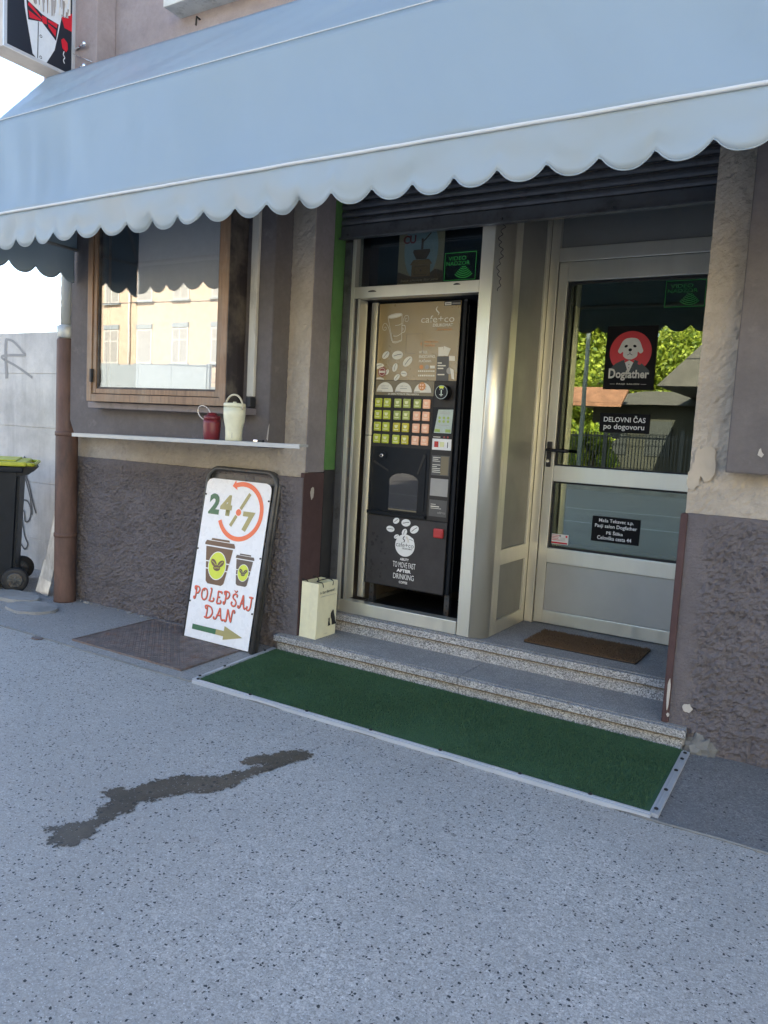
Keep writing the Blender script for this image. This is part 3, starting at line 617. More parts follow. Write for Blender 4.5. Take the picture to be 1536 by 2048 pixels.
# ------------------------------------------------------------------ steps
st = thing('granite_steps', 'two worn speckled granite steps up to the shop door', 'steps', (-1.8, 3.9, 0))
box('riser', -3.035, -1.752, 3.765, 3.80, 0, .0655, 'granite', st); box('riser', -1.749, -.575, 3.765, 3.80, 0, .0655, 'granite', st)
box('rust_line', -3.03, -.58, 3.743, 3.80, .0658, .0715, 'rust_groove', st)
box('nosing', -3.05, -1.752, 3.738, 3.772, .072, .1105, 'granite', st, .004); box('nosing', -1.749, -.562, 3.738, 3.772, .072, .1105, 'granite', st, .004)
box('tread', -3.045, -1.752, 3.7725, 4.12, .03, .1125, 'granite_tread', st); box('tread', -1.749, -.567, 3.7725, 4.12, .03, .1125, 'granite_tread', st)
box('riser', -2.915, -.69, 4.108, 4.14, .1128, .181, 'granite', st); box('rust_line', -2.91, -.692, 4.087, 4.14, .1813, .187, 'rust_groove', st)
box('nosing', -2.915, -.687, 4.082, 4.118, .1873, .2285, 'granite', st, .004); box('top_slab', -2.915, -.687, 4.1185, 4.9, .15, .2305, 'granite_tread', st)
# doormat
Md = frame_M((-1.585, 4.275, .231), (1, -.012, 0), (.0, 1, 0))
dm = thing('doormat', 'small worn brown coir doormat before the glass door', 'doormat', (-1.26, 4.45, .23))
extr('backing', rect(0, 0, .655, .355), Md, 0, .005, 'rubber', dm); extr('pile', rect(.006, .006, .649, .349), Md, .0051, .011, 'coir', dm, .002)

# green turf mat with aluminium edging
tm = thing('turf_mat', 'green artificial turf mat with silver edging before the steps', 'mat', (-1.8, 3.4, 0))
q = [(-2.985, 3.0), (-.545, 3.0), (-.56, 3.757), (-3.055, 3.79)]
def lerp(a, b, t): return (a[0] + (b[0] - a[0]) * t, a[1] + (b[1] - a[1]) * t)
nx, ny = 90, 26; vs = []
for j in range(ny + 1):
    for i in range(nx + 1):
        p = lerp(lerp(q[0], q[1], i / nx), lerp(q[3], q[2], i / nx), j / ny); y = min(p[1], 3.763)
        vs.append((p[0], y, .012 + .004 * fbm(p[0], p[1], 0, 2.2, 3)))
me_f = [(j * 91 + i, j * 91 + i + 1, (j + 1) * 91 + i + 1, (j + 1) * 91 + i) for j in range(ny) for i in range(nx)]
mo('turf_base', vs, me_f, 'turf', tm, True)
n = 60000; u = rng.random(n); v = rng.random(n)
q_ = np.array(q); P = (q_[0] * (1 - u)[:, None] + q_[1] * u[:, None]) * (1 - v)[:, None] + (q_[3] * (1 - u)[:, None] + q_[2] * u[:, None]) * v[:, None]
P = P[(P[:, 1] < 3.76) & (P[:, 1] > 3.015) & (P[:, 0] < -.575) & (P[:, 0] > -2.972 - (P[:, 1] - 3) * .09)]; n = len(P)
def blades(name, P, z0, hmin, hvar, w, lean):
    n = len(P); a = rng.random(n) * 6.283; h = hmin + hvar * rng.random(n); ln = (rng.random((n, 2)) - .5) * lean
    V = np.zeros((n, 3, 3)); V[:, 0, :2] = P + np.c_[np.cos(a), np.sin(a)] * w; V[:, 1, :2] = P - np.c_[np.cos(a), np.sin(a)] * w; V[:, 2, :2] = P + ln
    V[:, :2, 2] = z0; V[:, 2, 2] = z0 + .002 + h
    me = bpy.data.meshes.new(name); me.vertices.add(n * 3); me.vertices.foreach_set('co', V.ravel()); me.loops.add(n * 3); me.loops.foreach_set('vertex_index', np.arange(n * 3)); me.polygons.add(n); me.polygons.foreach_set('loop_start', np.arange(n) * 3); me.polygons.foreach_set('loop_total', np.full(n, 3)); me.update(calc_edges=True); return me
tag(link('coir_fibres', blades('coir_fibres', np.array([-1.587, 4.272]) + rng.random((14000, 2)) * np.array([.659, .359]), .2385, .004, .009, .0018, .012), 'coir', dm), kind='stuff')
me = blades('turf_blades', P, .010, .006, .008, .0022, .008)
tag(link('turf_blades', me, 'turf', tm), kind='stuff')
def edging(a, b, w, name='edge_strip'):
    d = Vector((b[0] - a[0], b[1] - a[1], 0)); l = d.length; M = frame_M((a[0], a[1], .001), d, Vector((-d.y, d.x, 0)))
    s = extr(name, rect(0, -w, l, w * .35), M, 0, .0175, 'alu_bright', tm, .002)
    extr('ridge', rect(0.002, -w * .42, l - .002, -w * .22), M, .0176, .0205, 'alu_bright', s); extr('ridge', rect(0.002, -w * .08, l - .002, w * .12), M, .0176, .0205, 'alu_bright', s)
    return M, l, s
M_, l, s_ = edging(q[0], q[1], .026)
for x in (.02, .40, .77, 1.15, 1.52, 1.9, 2.2): lathe('screw', [(.0085, 0), (.0085, .004), (.005, .006)], M_ @ Vector((x, -.002 + .004 * random.random(), .0205)), 'screw_dark', tm, 10)
M_, l, s_ = edging(q[1], (q[2][0], 3.735), .026)
for x in (.04, .24, .47, .62, .70): lathe('screw', [(.0085, 0), (.0085, .004), (.005, .006)], M_ @ Vector((x, -.01, .0205)), 'screw_dark', tm, 10)
M_, l, s_ = edging((q[3][0], 3.765), q[0], .022)
for x in (.1, .5, .72): lathe('screw', [(.0085, 0), (.0085, .004), (.005, .006)], M_ @ Vector((x, -.008, .0205)), 'screw_dark', tm, 10)

# ------------------------------------------------------------------ shopfront frame round the machine
sf = thing('shopfront_frame', 'pale aluminium shopfront frame with a rounded corner, round the coffee machine', 'shopfront', (-2.35, 4.17, .23))
A = 'aluminium'
box('post', -2.862, -2.835, 4.14, 4.22, .2315, 2.9, A, sf, .003); box('post_trim', -2.834, -2.818, 4.155, 4.24, .314, 2.26, 'steel_dark', sf); box('post_bead', -2.8175, -2.80, 4.16, 4.25, .314, 2.26, A, sf, .002)
box('bottom_rail', -2.8345, -1.972, 4.142, 4.22, .2315, .312, A, sf, .003)
box('transom_rail', -2.8345, -1.966, 4.142, 4.22, 2.262, 2.332, A, sf, .003)
box('post', -1.965, -1.885, 4.14, 4.22, .2315, 2.9, A, sf, .002)
arc = [(-1.884, 4.2)] + [(-1.884, 4.141)] + [(-1.884 + .092 * math.sin(R(a)), 4.141 + .092 * (1 - math.cos(R(a)))) for a in range(6, 91, 6)] + [(-1.792, 4.27), (-1.83, 4.27)]
o = extr('corner_column', arc, Matrix(), .2315, 2.9, A, sf)
for p in o.data.polygons: p.use_smooth = abs(p.normal.z) < .5 and p.area < .04
box('transom_head', -2.8345, -1.966, 4.142, 4.22, 2.66, 2.9, A, sf)
box('transom_pane', -2.83, -1.97, 4.178, 4.182, 2.335, 2.657, 'glass_transom', sf)
box('transom_back', -2.834, -1.966, 4.30, 4.31, 2.275, 2.9, 'interior_dark', sf)
box('filler_panel', -2.799, -2.753, 4.30, 4.32, .314, 1.40, A, sf); box('filler_panel', -2.799, -2.753, 4.30, 4.32, 1.404, 2.26, A, sf)
box('recess_floor', -2.83, -1.973, 4.222, 5.0, .2312, .2375, 'black_paint_and_shade', sf); box('recess_side', -1.972, -1.966, 4.222, 5.0, .2315, 2.26, 'black_paint_and_shade', sf); box('recess_top', -2.83, -1.973, 4.222, 5.0, 2.264, 2.27, 'black_paint_and_shade', sf); box('recess_back', -2.83, -1.973, 5.05, 5.06, .2315, 2.26, 'black_paint_and_shade', sf)  # black linings; shade under and round the machine is put into their colour
for x, w in ((-2.70, .03), (-2.11, .022)): extr('latch_mark', circ(x, 2.297 if x < -2.5 else 2.31, w, .010, 16, 0, 180) , FX(4.1415), 0, .003, 'black_paint_and_shade', sf)
# side return with two panels
xs = -1.792
for nm, y0, y1, z0, z1 in (('side_stile', 4.272, 4.33, .2315, 2.9), ('side_stile', 4.74, 4.795, .2315, 2.9), ('side_rail', 4.331, 4.739, .2315, .315), ('side_rail', 4.331, 4.739, .66, .755)): box(nm, xs - .05, xs, y0, y1, z0, z1, A, sf, .002)
box('side_panel', xs - .04, xs - .012, 4.331, 4.739, .316, .659, 'alu_panel', sf); box('side_panel', xs - .04, xs - .012, 4.331, 4.739, .756, 2.9, 'alu_panel', sf)
# twisted wire hanging from the shutter box
wr = []
for i in range(70):
    t = i / 69; wr.append((-1.838 + .012 * math.sin(i * .9) * (1 - .5 * t) + .01 * math.sin(i * .23), 4.125 + .006 * math.cos(i * .9), 2.66 - .40 * t))
tag(tube('hanging_wire', wr, .0022, 'steel_dark', None, 5), 'thin twisted wire hanging down the rounded aluminium corner', 'wire')

# things in and on the transom
ps = thing('coffee_poster', 'faded poster of a wooden coffee grinder behind the transom glass', 'poster', (-2.4, 4.2, 2.33))
MP = FX(4.196); x0, x1, z0, z1 = -2.555, -2.238, 2.34, 2.70
extr('sheet', rect(x0, z0, x1, z1), MP, -.002, 0, 'poster_paper', ps); decal('oval', [circ(-2.395, 2.545, .118, .19, 36)], MP, 'poster_blue', ps)
decal('ground_shadow', [[(x0, z0 + .01), (x1, z0 + .01), (x1, 2.41), (-2.29, 2.425), (-2.35, 2.39), (-2.47, 2.39), (x0, 2.42)]], MP, 'poster_brown', ps, .002)
decal('grinder_box', [rect(-2.455, 2.385, -2.325, 2.455), [(-2.468, 2.4555), (-2.312, 2.4555), (-2.335, 2.485), (-2.445, 2.485)]], MP, 'poster_wood', ps, .0028); decal('drawer', stroke([(-2.435, 2.395), (-2.345, 2.395), (-2.345, 2.445), (-2.435, 2.445), (-2.435, 2.395)], .004) + [circ(-2.39, 2.42, .007)], MP, 'poster_brown', ps, .0034)
decal('grinder_bowl', [[(-2.425, 2.487), (-2.355, 2.487), (-2.33, 2.53), (-2.335, 2.545), (-2.445, 2.545), (-2.45, 2.53)], rect(-2.395, 2.546, -2.38, 2.61)], MP, 'poster_brown', ps, .0028); decal('crank', stroke([(-2.388, 2.585), (-2.33, 2.64)], .008), MP, 'poster_brown', ps, .003)
for ch, x, r_ in (('C', -2.50, 0), ('U', -2.455, 0)): text('lettering', ch, x - .022, x + .022, 2.585, 2.635, MP, 'print_brownred', ps, .03, d=.003)
text('lettering', 'best choice for you', -2.53, -2.265, 2.352, 2.372, MP, 'poster_paper', ps, .02, shear=.3, d=.003)
def video_sticker(x0, x1, z0, z1, y, label, grp):
    o = thing('surveillance_sticker', label, 'sticker', ((x0 + x1) / 2, y, z0), grp); M = FX(y); w = x1 - x0; h = z1 - z0; b = .004
    decal('border', [rect(x0, z0, x1, z0 + b), rect(x0, z1 - b, x1, z1), rect(x0, z0 + b, x0 + b, z1 - b), rect(x1 - b, z0 + b, x1, z1 - b)], M, 'sticker_green', o)
    text('lettering', 'VIDEO', x0 + w * .12, x0 + w * .68, z0 + h * .72, z0 + h * .86, M, 'sticker_green', o, .0); text('lettering', 'NADZOR', x0 + w * .06, x0 + w * .8, z0 + h * .54, z0 + h * .68, M, 'sticker_green', o, .0)
    g = []
    for k in range(6): r_ = h * (.10 + .075 * k); g += arcband(x0 + w * .62, z0 + h * .58, r_, r_ + h * .036, 225, 315, 10)
    decal('wave_symbol', g, M, 'sticker_green', o)
video_sticker(-2.217, -2.01, 2.343, 2.505, 4.176, 'green video surveillance sticker on the transom glass above the machine', None)

# ------------------------------------------------------------------ vending machine
Yf = 4.30; MV = FX(Yf)
vm = thing('coffee_machine', 'tall black coffee vending machine with olive graphics and rows of keys', 'vending machine', (-2.45, 4.6, .2315))
box('cabinet', -2.745, -2.115, Yf + .045, 4.98, .43, 2.235, 'machine_black', vm, .008)
box('door', -2.75, -2.15, Yf + .004, Yf + .043, .415, 2.256, 'machine_black', vm, .01)
box('hinge_side', -2.1495, -2.118, Yf + .012, Yf + .044, .42, 2.25, 'machine_black', vm, .012)
box('hinge_knuckle', -2.15, -2.12, Yf + .02, Yf + .06, 2.2365, 2.262, 'steel_dark', vm, .006)
for x in (-2.735, -2.165):
    lg = box('leg', x, x + .035, Yf + .05, Yf + .085, .2315, .4295, 'steel_dark', vm)
    decal('bolt_holes', [circ(x + .018, z, .006, n=10) for z in (.30, .345, .39)], FX(Yf + .05), 'print_black', lg, .001)
# printed header
hd = extr('header_panel', rect(-2.738, 1.764, -2.153, 2.25), MV, -.004, 0, 'print_olive', vm)
U0, Ww, T, Hh = -2.738, .585, 2.25, .486
def hp(x, y):   # x, y measured off the header in the photograph
    v = (y - 170) / 1025; u = (x - (205 - 50 * v)) / 1085; return (U0 + u * Ww, T - v * Hh)
def hs(pts, w): return stroke([hp(*p) for p in pts], w)
g = []
for pts in ([(322, 360), (388, 690)], [(515, 320), (512, 665)], [(388, 690), (440, 695), (512, 668)], [(385, 675), (450, 678), (512, 655)], [(395, 603), (450, 605), (510, 570)], [(420, 465), (470, 460), (512, 440)]): g += hs(spline(pts, 5), .0032)
g += stroke(circ(*hp(418, 335), .053, .013, 24, rot=8) + [circ(*hp(418, 335), .053, .013, 24, rot=8)[0]], .003)
g += hs(spline([(375, 672), (350, 560), (320, 470), (280, 430), (250, 460), (250, 510), (280, 525), (300, 500), (285, 480), (270, 495)], 5), .0028)
g += hs(spline([(525, 455), (535, 390), (560, 340), (595, 340), (608, 380), (590, 415), (560, 410), (562, 380), (580, 375)], 5), .0024)
g += hs(spline([(515, 470), (550, 465), (562, 500), (550, 550), (515, 560)], 5), .004); g += hs(spline([(515, 500), (530, 505), (528, 525), (515, 530)], 4), .003)
decal('cup_drawing', g, MV, 'print_cream', hd)
decal('cup_froth', [circ(*hp(418, 335), .049, .010, 24, rot=8)], MV, 'print_cream', hd, .0012)
bd, ck = [], []
for x, y, rx, ry, ro in ((292, 858, 32, 24, 40), (457, 860, 43, 33, 5), (597, 945, 42, 30, 42), (423, 1025, 30, 22, 70), (548, 1108, 25, 21, -15), (450, 1158, 27, 19, 45), (312, 1088, 20, 15, 60)):
    b_, c_ = bean(*hp(x, y), rx * .00054 * 1.75, ry * .00048 * 1.75, ro); bd.append(b_); ck += c_
bd.append([hp(162, 975), hp(205, 965), hp(255, 978), hp(272, 1000), hp(240, 1025), hp(170, 1050)]); bd.append([hp(158, 1185), hp(170, 1165), hp(220, 1158), hp(262, 1175), hp(272, 1190)])
ck += hs([(170, 1010), (200, 995), (240, 992)], .003)
decal('printed_beans', bd, MV, 'print_cream', hd); decal('bean_cracks', ck, MV, 'print_darkgrey', hd, .0025)
sx0, sy0 = hp(245, 1085); decal('seal', [circ(sx0, sy0, .031)], MV, 'print_brownred', hd, .003); decal('seal_ring', arcband(sx0, sy0, .022, .025, 0, 360, 24) + [rect(sx0 - .024, sy0 - .007, sx0 + .024, sy0 + .007)], MV, 'logo_cream', hd, .0036);
def htext(s, x0, y0, x1, y1, m, bold=.02, **k):
    a, b = hp(x0, y1), hp(x1, y0); return text('lettering', s, a[0], b[0], a[1], b[1], MV, m, hd, bold, **k)
htext('cafe+co', 772, 350, 1208, 440, 'print_cream', -.004); htext('DELIKOMAT', 930, 455, 1190, 495, 'print_cream', .03); htext('Slovenija', 975, 515, 1175, 555, 'print_orange', 0, shear=.4)
decal('steam_mark', stroke([hp(*p) for p in spline([(995, 230), (972, 265), (985, 295), (1008, 320), (992, 350)], 5)], [.001 + .007 * math.sin(math.pi * i / 20) for i in range(21)]), MV, 'print_cream', hd)
htext('BREZSTIČNO', 822, 672, 1005, 700, 'print_orange'); htext('PLAČILO', 822, 715, 960, 750, 'print_orange'); decal('payment_mark', [q for r_ in (.006, .011, .016) for q in arcband(*hp(755, 715), r_, r_ + .0022, -45, 45, 8)], MV, 'print_orange', hd)
htext('HITRO.', 750, 805, 865, 840, 'print_cream', .03); htext('ENOSTAVNO.', 750, 860, 970, 900, 'print_cream', .03); htext('PLAČANO.', 750, 915, 920, 955, 'print_cream', .03)
decal('card_marks', [circ(*hp(782, 1018), .014), ], MV, 'print_orange', hd); decal('card_marks', [circ(*hp(858, 1018), .014)], MV, 'print_grey', hd); decal('card_marks', [[hp(898, 1000), hp(962, 1000), hp(962, 1035), hp(898, 1035)]], MV, 'print_cream', hd)
g = []
for y in (1072, 1130):
    for k in range(9): g.append([hp(740 + k * 25, y - 10), hp(758 + k * 25, y - 10), hp(758 + k * 25, y + 10), hp(740 + k * 25, y + 10)])
decal('small_print', g, MV, 'print_cream', hd)
g = hs([(580, 582), (800, 582), (795, 840)], .0016) + hs([(580, 582), (570, 832), (700, 840)], .0016); decal('panel_outline', g, MV, 'print_darkgrey', hd)
decal('leaflet', [[hp(990, 880), hp(1145, 880), hp(1140, 1195), hp(978, 1195)]], MV, 'print_darkgrey', hd, .0012)
decal('cards', [[hp(1005, 760), hp(1070, 755), hp(1075, 875), hp(1005, 875)], [hp(1075, 745), hp(1165, 780), hp(1130, 878), hp(1070, 870)]], MV, 'print_cream', hd, .002); decal('cards', [[hp(1145, 872), hp(1220, 876), hp(1220, 940), hp(1145, 936)], [hp(1160, 1030), hp(1205, 1050), hp(1215, 1180), hp(1180, 1165)]], MV, 'print_cream', hd, .002); decal('cards', [circ(*hp(1150, 1065), .02)], MV, 'print_grey', hd, .0018)
g = [[hp(998, y - 8), hp(998 + w, y - 8), hp(998 + w, y + 8), hp(998, y + 8)] for y, w in ((965, 55), (1000, 105), (1035, 75), (1115, 90))]; decal('small_print', g, MV, 'print_cream', hd, .002)
decal('fee_label', [[hp(1075, 172), hp(1285, 165), hp(1285, 228), hp(1075, 230)]], MV, 'print_black', hd, .0012); decal('fee_label', [[hp(1085, 188), hp(1165, 185), hp(1165, 222), hp(1085, 224)]], MV, 'print_cream', hd, .002); decal('small_print', [[hp(x, 198), hp(x + 9, 198), hp(x + 9, 214), hp(x, 214)] for x in range(1094, 1155, 13)], MV, 'print_black', hd, .0028); decal('small_print', [[hp(x, 196), hp(x + 9, 196), hp(x + 9, 214), hp(x, 214)] for x in range(1180, 1275, 13)], MV, 'print_grey', hd, .0028)
# band with three half-round labels
bandp = extr('label_band', rect(-2.738, 1.667, -2.305, 1.761), MV, -.004, 0, 'print_band', vm)
for k, x in enumerate((-2.665, -2.525, -2.385)):
    decal('half_label', [circ(x, 1.688, .062, .062, 24, 0, 180)], MV, 'print_cream', bandp); text('lettering', 'cafe+co', x - .028, x + .028, 1.722, 1.732, MV, 'print_grey', bandp, d=.0025); decal('small_print', [rect(x - .026, 1.709, x + .026, 1.713), rect(x - .058, 1.69, x - .02, 1.695)], MV, 'print_grey', bandp, .0025)
decal('cookie', [circ(-2.39, 1.727, .026)], MV, 'print_orange', bandp, .003); decal('cookie_pattern', [circ(-2.39 + dx, 1.727 + dz, .006, n=10) for dx in (-.011, .006) for dz in (-.01, .009)], MV, 'key_mark_salmon', bandp, .0036)
text('lettering', 'ZA IZBIRO PRITISNITE TIPKO NAPITKA', -2.64, -2.41, 1.671, 1.681, MV, 'print_cream', bandp, .02)
box('key_field', -2.738, -2.305, Yf - .001, Yf + .004, 1.335, 1.664, 'machine_grey', vm)
for x in (-2.594, -2.447): box('key_divider', x - .0012, x + .0012, Yf - .003, Yf - .0012, 1.336, 1.663, 'machine_black', vm)
kx = [-2.703, -2.637, -2.557, -2.490, -2.413, -2.346]; kz = [1.617, 1.540, 1.463, 1.385]
cols = [['key_green', 'key_green', 'key_olive', 'key_olive', 'key_olive', 'key_salmon'], ['key_green', 'key_green', 'key_olive', 'key_olive', 'key_salmon', 'key_salmon'], ['key_green', 'key_green', 'key_yellow', 'key_yellow', 'key_salmon', 'key_salmon'], ['key_green', 'key_green', 'key_green', 'key_yellow', 'key_salmon', 'key_salmon']]
for j in range(4):
    for i in range(6):
        c = cols[j][i]; k = box('key', kx[i] - .0265, kx[i] + .0265, Yf - .014, Yf - .0012, kz[j] - .0295, kz[j] + .0295, c, vm, .006)
        m = 'key_mark_salmon' if c == 'key_salmon' else 'key_mark'; x, z = kx[i], kz[j]
        decal('cup_icon', [[(x - .014, z + .014), (x + .014, z + .014), (x + .008, z - .004), (x - .008, z - .004)], rect(x - .016, z - .018, x + .016, z - .012)], FX(Yf - .014), m, k, .001)
# right-hand control column
box('control_column', -2.302, -2.153, Yf - .002, Yf + .004, .888, 1.761, 'machine_grey', vm)
rd = lathe('card_reader', [(.040, 0), (.046, .004), (.046, .05), (.043, .056)], (-2.222, Yf, 1.69), 'machine_black', vm, 28, Matrix.Rotation(R(90), 4, 'X')); MR = FX(Yf - .0565)
decal('reader_ring', arcband(-2.222, 1.69, .039, .0425, 0, 360, 32), MR, 'screen_pale', rd); decal('reader_arc', arcband(-2.222, 1.69, .025, .038, 62, 118, 10), MR, 'badge_lime', rd, .002); decal('hand_symbol', stroke([(-2.222, 1.705), (-2.222, 1.665)], .008) + stroke([(-2.235, 1.675), (-2.21, 1.675)], .005) + arcband(-2.222, 1.70, .012, .015, 20, 160, 8), MR, 'screen_pale', rd)
box('screen_recess', -2.30, -2.156, Yf - .003, Yf - .0021, 1.435, 1.60, 'machine_black', vm)
Msx = FX(Yf - .0035); sc = decal('screen', [[(-2.262, 1.585), (-2.158, 1.588), (-2.164, 1.440), (-2.285, 1.440)]], Msx, 'screen_pale', vm, .001)
decal('screen_icons', [circ(-2.25 + .03 * i, 1.535 - .022 * j, .009, n=12) for i in range(3) for j in range(2)] + [rect(-2.28, 1.446, -2.242, 1.465), rect(-2.205, 1.446, -2.168, 1.465)], Msx, 'screen_green', sc, .002); decal('screen_lines', [rect(-2.25, 1.56, -2.175, 1.563), rect(-2.25, 1.57, -2.175, 1.573), rect(-2.26, 1.488, -2.18, 1.491)], Msx, 'print_grey', sc, .002)
cb = box('coin_panel', -2.29, -2.156, Yf - .008, Yf - .0021, 1.335, 1.405, 'print_white', vm, .002); box('return_button', -2.273, -2.245, Yf - .014, Yf - .0082, 1.352, 1.388, 'red_button', cb, .003); decal('coin_slot', [rect(-2.183, 1.35, -2.178, 1.385)], FX(Yf - .008), 'print_black', cb); decal('coin_print', [rect(-2.235, 1.355, -2.205, 1.385)], FX(Yf - .008), 'key_mark', cb)
decal('small_print', [rect(-2.286 + k * .0085, 1.412, -2.280 + k * .0085, 1.418) for k in range(6)], FX(Yf - .002), 'print_cream', vm); decal('indicator', [circ(-2.21, 1.416, .007, n=12), circ(-2.185, 1.416, .007, n=12)], FX(Yf - .002), 'print_brownred', vm)
for z0, z1, m in ((1.175, 1.30, 'print_darkgrey'), (1.045, 1.155, 'print_grey'), (.915, 1.02, 'print_darkgrey')): extr('info_card', rect(-2.287, z0, -2.163, z1), FX(Yf - .0022), 0, .0015, m, vm)
g = [rect(-2.28, 1.285 - k * .0115, -2.28 + (.03 + .045 * random.random()), 1.289 - k * .0115) for k in range(9) if k != 3] + [rect(-2.275, .99, -2.24, .993), rect(-2.275, .975, -2.215, .981), rect(-2.275, .965, -2.20, .968)]
decal('small_print', g, FX(Yf - .004), 'print_cream', vm); text('lettering', 'cafe+co', -2.225, -2.17, .935, .95, FX(Yf - .004), 'print_grey', vm); decal('info_light', [rect(-2.222, 1.18, -2.168, 1.295)], FX(Yf - .0038), 'print_band', vm)
# delivery niche: frame, sloping hood, door
box('niche_frame', -2.745, -2.304, Yf - .002, Yf + .004, .888, 1.332, 'machine_black', vm)
nf = extr('niche_rim', [(-2.72, 1.24), (-2.60, 1.245), (-2.585, 1.30), (-2.335, 1.31), (-2.322, 1.295), (-2.322, .935), (-2.735, .925)], FX(Yf - .0022), 0, .006, 'machine_black', vm, .004)
# the hood is a tapering surround leading to the door
do = [(-2.585, .925), (-2.585, 1.12)] + circ(-2.478, 1.12, .107, .052, 14, 180, 0 + 360)[0:0] + [(-2.478 - .107 * math.cos(R(a)), 1.12 + .05 * math.sin(R(a))) for a in range(8, 180, 8)] + [(-2.371, 1.12), (-2.371, .925)]
nd = extr('delivery_door', do, FX(Yf - .0085), 0, .004, 'plexi', vm); extr('door_back', do, FX(Yf - .0083), -.0002, .0014, 'machine_grey', nd)
decal('spout', [rect(-2.455, 1.09, -2.40, 1.15), rect(-2.462, 1.02, -2.455, 1.09), rect(-2.397, 1.04, -2.391, 1.15), rect(-2.58, .948, -2.376, .951)], FX(Yf - .0068), 'print_grey', nd, .001)
decal('door_lip', [rect(-2.583, .927, -2.373, .936)], FX(Yf - .0126), 'print_band', nd, .001)
extr('hood_edge', [(-2.72, 1.23), (-2.60, 1.175), (-2.60, 1.185), (-2.71, 1.24)], FX(Yf - .0085), 0, .003, 'machine_grey', vm); extr('hood_edge', [(-2.345, 1.30), (-2.385, 1.175), (-2.375, 1.17), (-2.33, 1.29)], FX(Yf - .0085), 0, .003, 'machine_grey', vm)
extr('cup_ledge', [(-2.745, .889), (-2.304, .889), (-2.304, .912), (-2.40, .91), (-2.52, .905), (-2.62, .912), (-2.745, .912)], FX(Yf - .0022), 0, .022, 'machine_black', vm, .004)
lk = extr('lock_plate', circ(-2.70, 1.275, .026, .026, 12, 90, 270) + circ(-2.645, 1.275, .026, .026, 12, -90, 90), FX(Yf - .0022), 0, .008, 'machine_black', vm, .003); lathe('lock', [(.014, 0), (.014, .008), (.011, .01)], (-2.655, Yf - .0102, 1.275), 'chrome', lk, 18, Matrix.Rotation(R(90), 4, 'X')); decal('key_slot', [rect(-2.661, 1.272, -2.649, 1.278)], FX(Yf - .0202), 'print_black', lk, .001)
# lower door with print
ld = box('lower_panel', -2.738, -2.153, Yf - .003, Yf + .004, .422, .880, 'machine_lower', vm, .002); ML = FX(Yf - .003)
bd, ck = [], []
for x, z, rx, rz, ro in ((-2.522, .858, .025, .019, 30), (-2.448, .852, .034, .024, 5), (-2.383, .815, .034, .024, 30), (-2.562, .80, .031, .02, -5), (-2.455, .79, .024, .018, 60), (-2.513, .755, .02, .013, 30), (-2.402, .745, .021, .016, -25)):
    b_, c_ = bean(x, z, rx, rz, ro); bd.append([(p[0], min(p[1], .878)) for p in b_]); ck += c_
decal('printed_beans', bd, ML, 'print_white', ld); decal('bean_cracks', ck, ML, 'print_darkgrey', ld, .0028)
decal('logo_disc', [circ(-2.446, .704, .073, n=36)], ML, 'print_white', ld, .002); text('lettering', 'cafe+co', -2.512, -2.38, .692, .722, ML, 'print_darkgrey', ld, -.004, d=.003); text('lettering', 'DELIKOMAT', -2.465, -2.388, .678, .688, ML, 'print_darkgrey', ld, .02, d=.003)
decal('steam_mark', stroke(spline([(-2.452, .764), (-2.462, .748), (-2.45, .738), (-2.455, .724)], 5), .006), ML, 'print_black', ld, .003); decal('steam_mark', stroke(spline([(-2.44, .762), (-2.425, .745), (-2.422, .726)], 5), [.012] * 11), ML, 'logo_cream', ld, .0026)
for s, w, z0, z1, bo in (('ABILITY', .066, .604, .620, .03), ('TO MOVE FAST', .17, .556, .593, .0), ('AFTER', .108, .526, .547, .05), ('DRINKING', .155, .48, .515, .0), ('COFFEE', .063, .452, .468, .02)): text('lettering', s, -2.444 - w / 2, -2.444 + w / 2, z0, z1, ML, 'print_white', ld, bo)
box('latch', -2.238, -2.168, Yf - .022, Yf - .0032, .782, .842, 'red_latch', ld, .008)
g = [circ(-2.70 + .10 * random.random() ** 2 * (1.3 - .9 * abs(z - .6)), z, .003 + .008 * random.random(), n=9) for z in [.47 + .3 * random.random() for _ in range(30)]]
decal('scuff_marks', g, ML, 'print_black', ld, .001)
# ------------------------------------------------------------------ glazed door in the recess
Yd = 4.82
dr = thing('entrance_door', 'pale aluminium glazed door with a black handle, at the back of the recess', 'door', (-1.25, Yd, .23))
for nm, x0, x1, z0, z1, y0 in (('frame_post', -1.791, -1.735, .2315, 3.0, 4.797), ('frame_post', -.735, -.676, .2315, 3.0, 4.797), ('frame_head', -1.734, -.736, 2.555, 2.64, 4.799), ('transom_top', -1.734, -.736, 2.90, 3.0, 4.799)): box(nm, x0, x1, y0, 4.88, z0, z1, A, dr, .003)
box('transom_panel', -1.734, -.736, 4.83, 4.86, 2.641, 2.899, 'alu_panel', dr)
for nm, x0, x1, z0, z1 in (('stile', -1.731, -1.672, .238, 2.552), ('stile', -.80, -.739, .238, 2.552), ('top_rail', -1.6715, -.8005, 2.435, 2.552), ('middle_rail', -1.6715, -.8005, 1.172, 1.273), ('lower_rail', -1.6715, -.8005, .640, .737), ('bottom_rail', -1.6715, -.8005, .238, .322)): box(nm, x0, x1, 4.812, 4.87, z0, z1, A, dr, .003)
box('gasket', -1.671, -.801, 4.834, 4.862, 2.418, 2.4345, 'rubber', dr); box('gasket', -1.671, -.801, 4.834, 4.862, 1.2735, 1.283, 'rubber', dr); box('gasket', -1.6712, -1.657, 4.834, 4.862, 1.2835, 2.4175, 'rubber', dr)
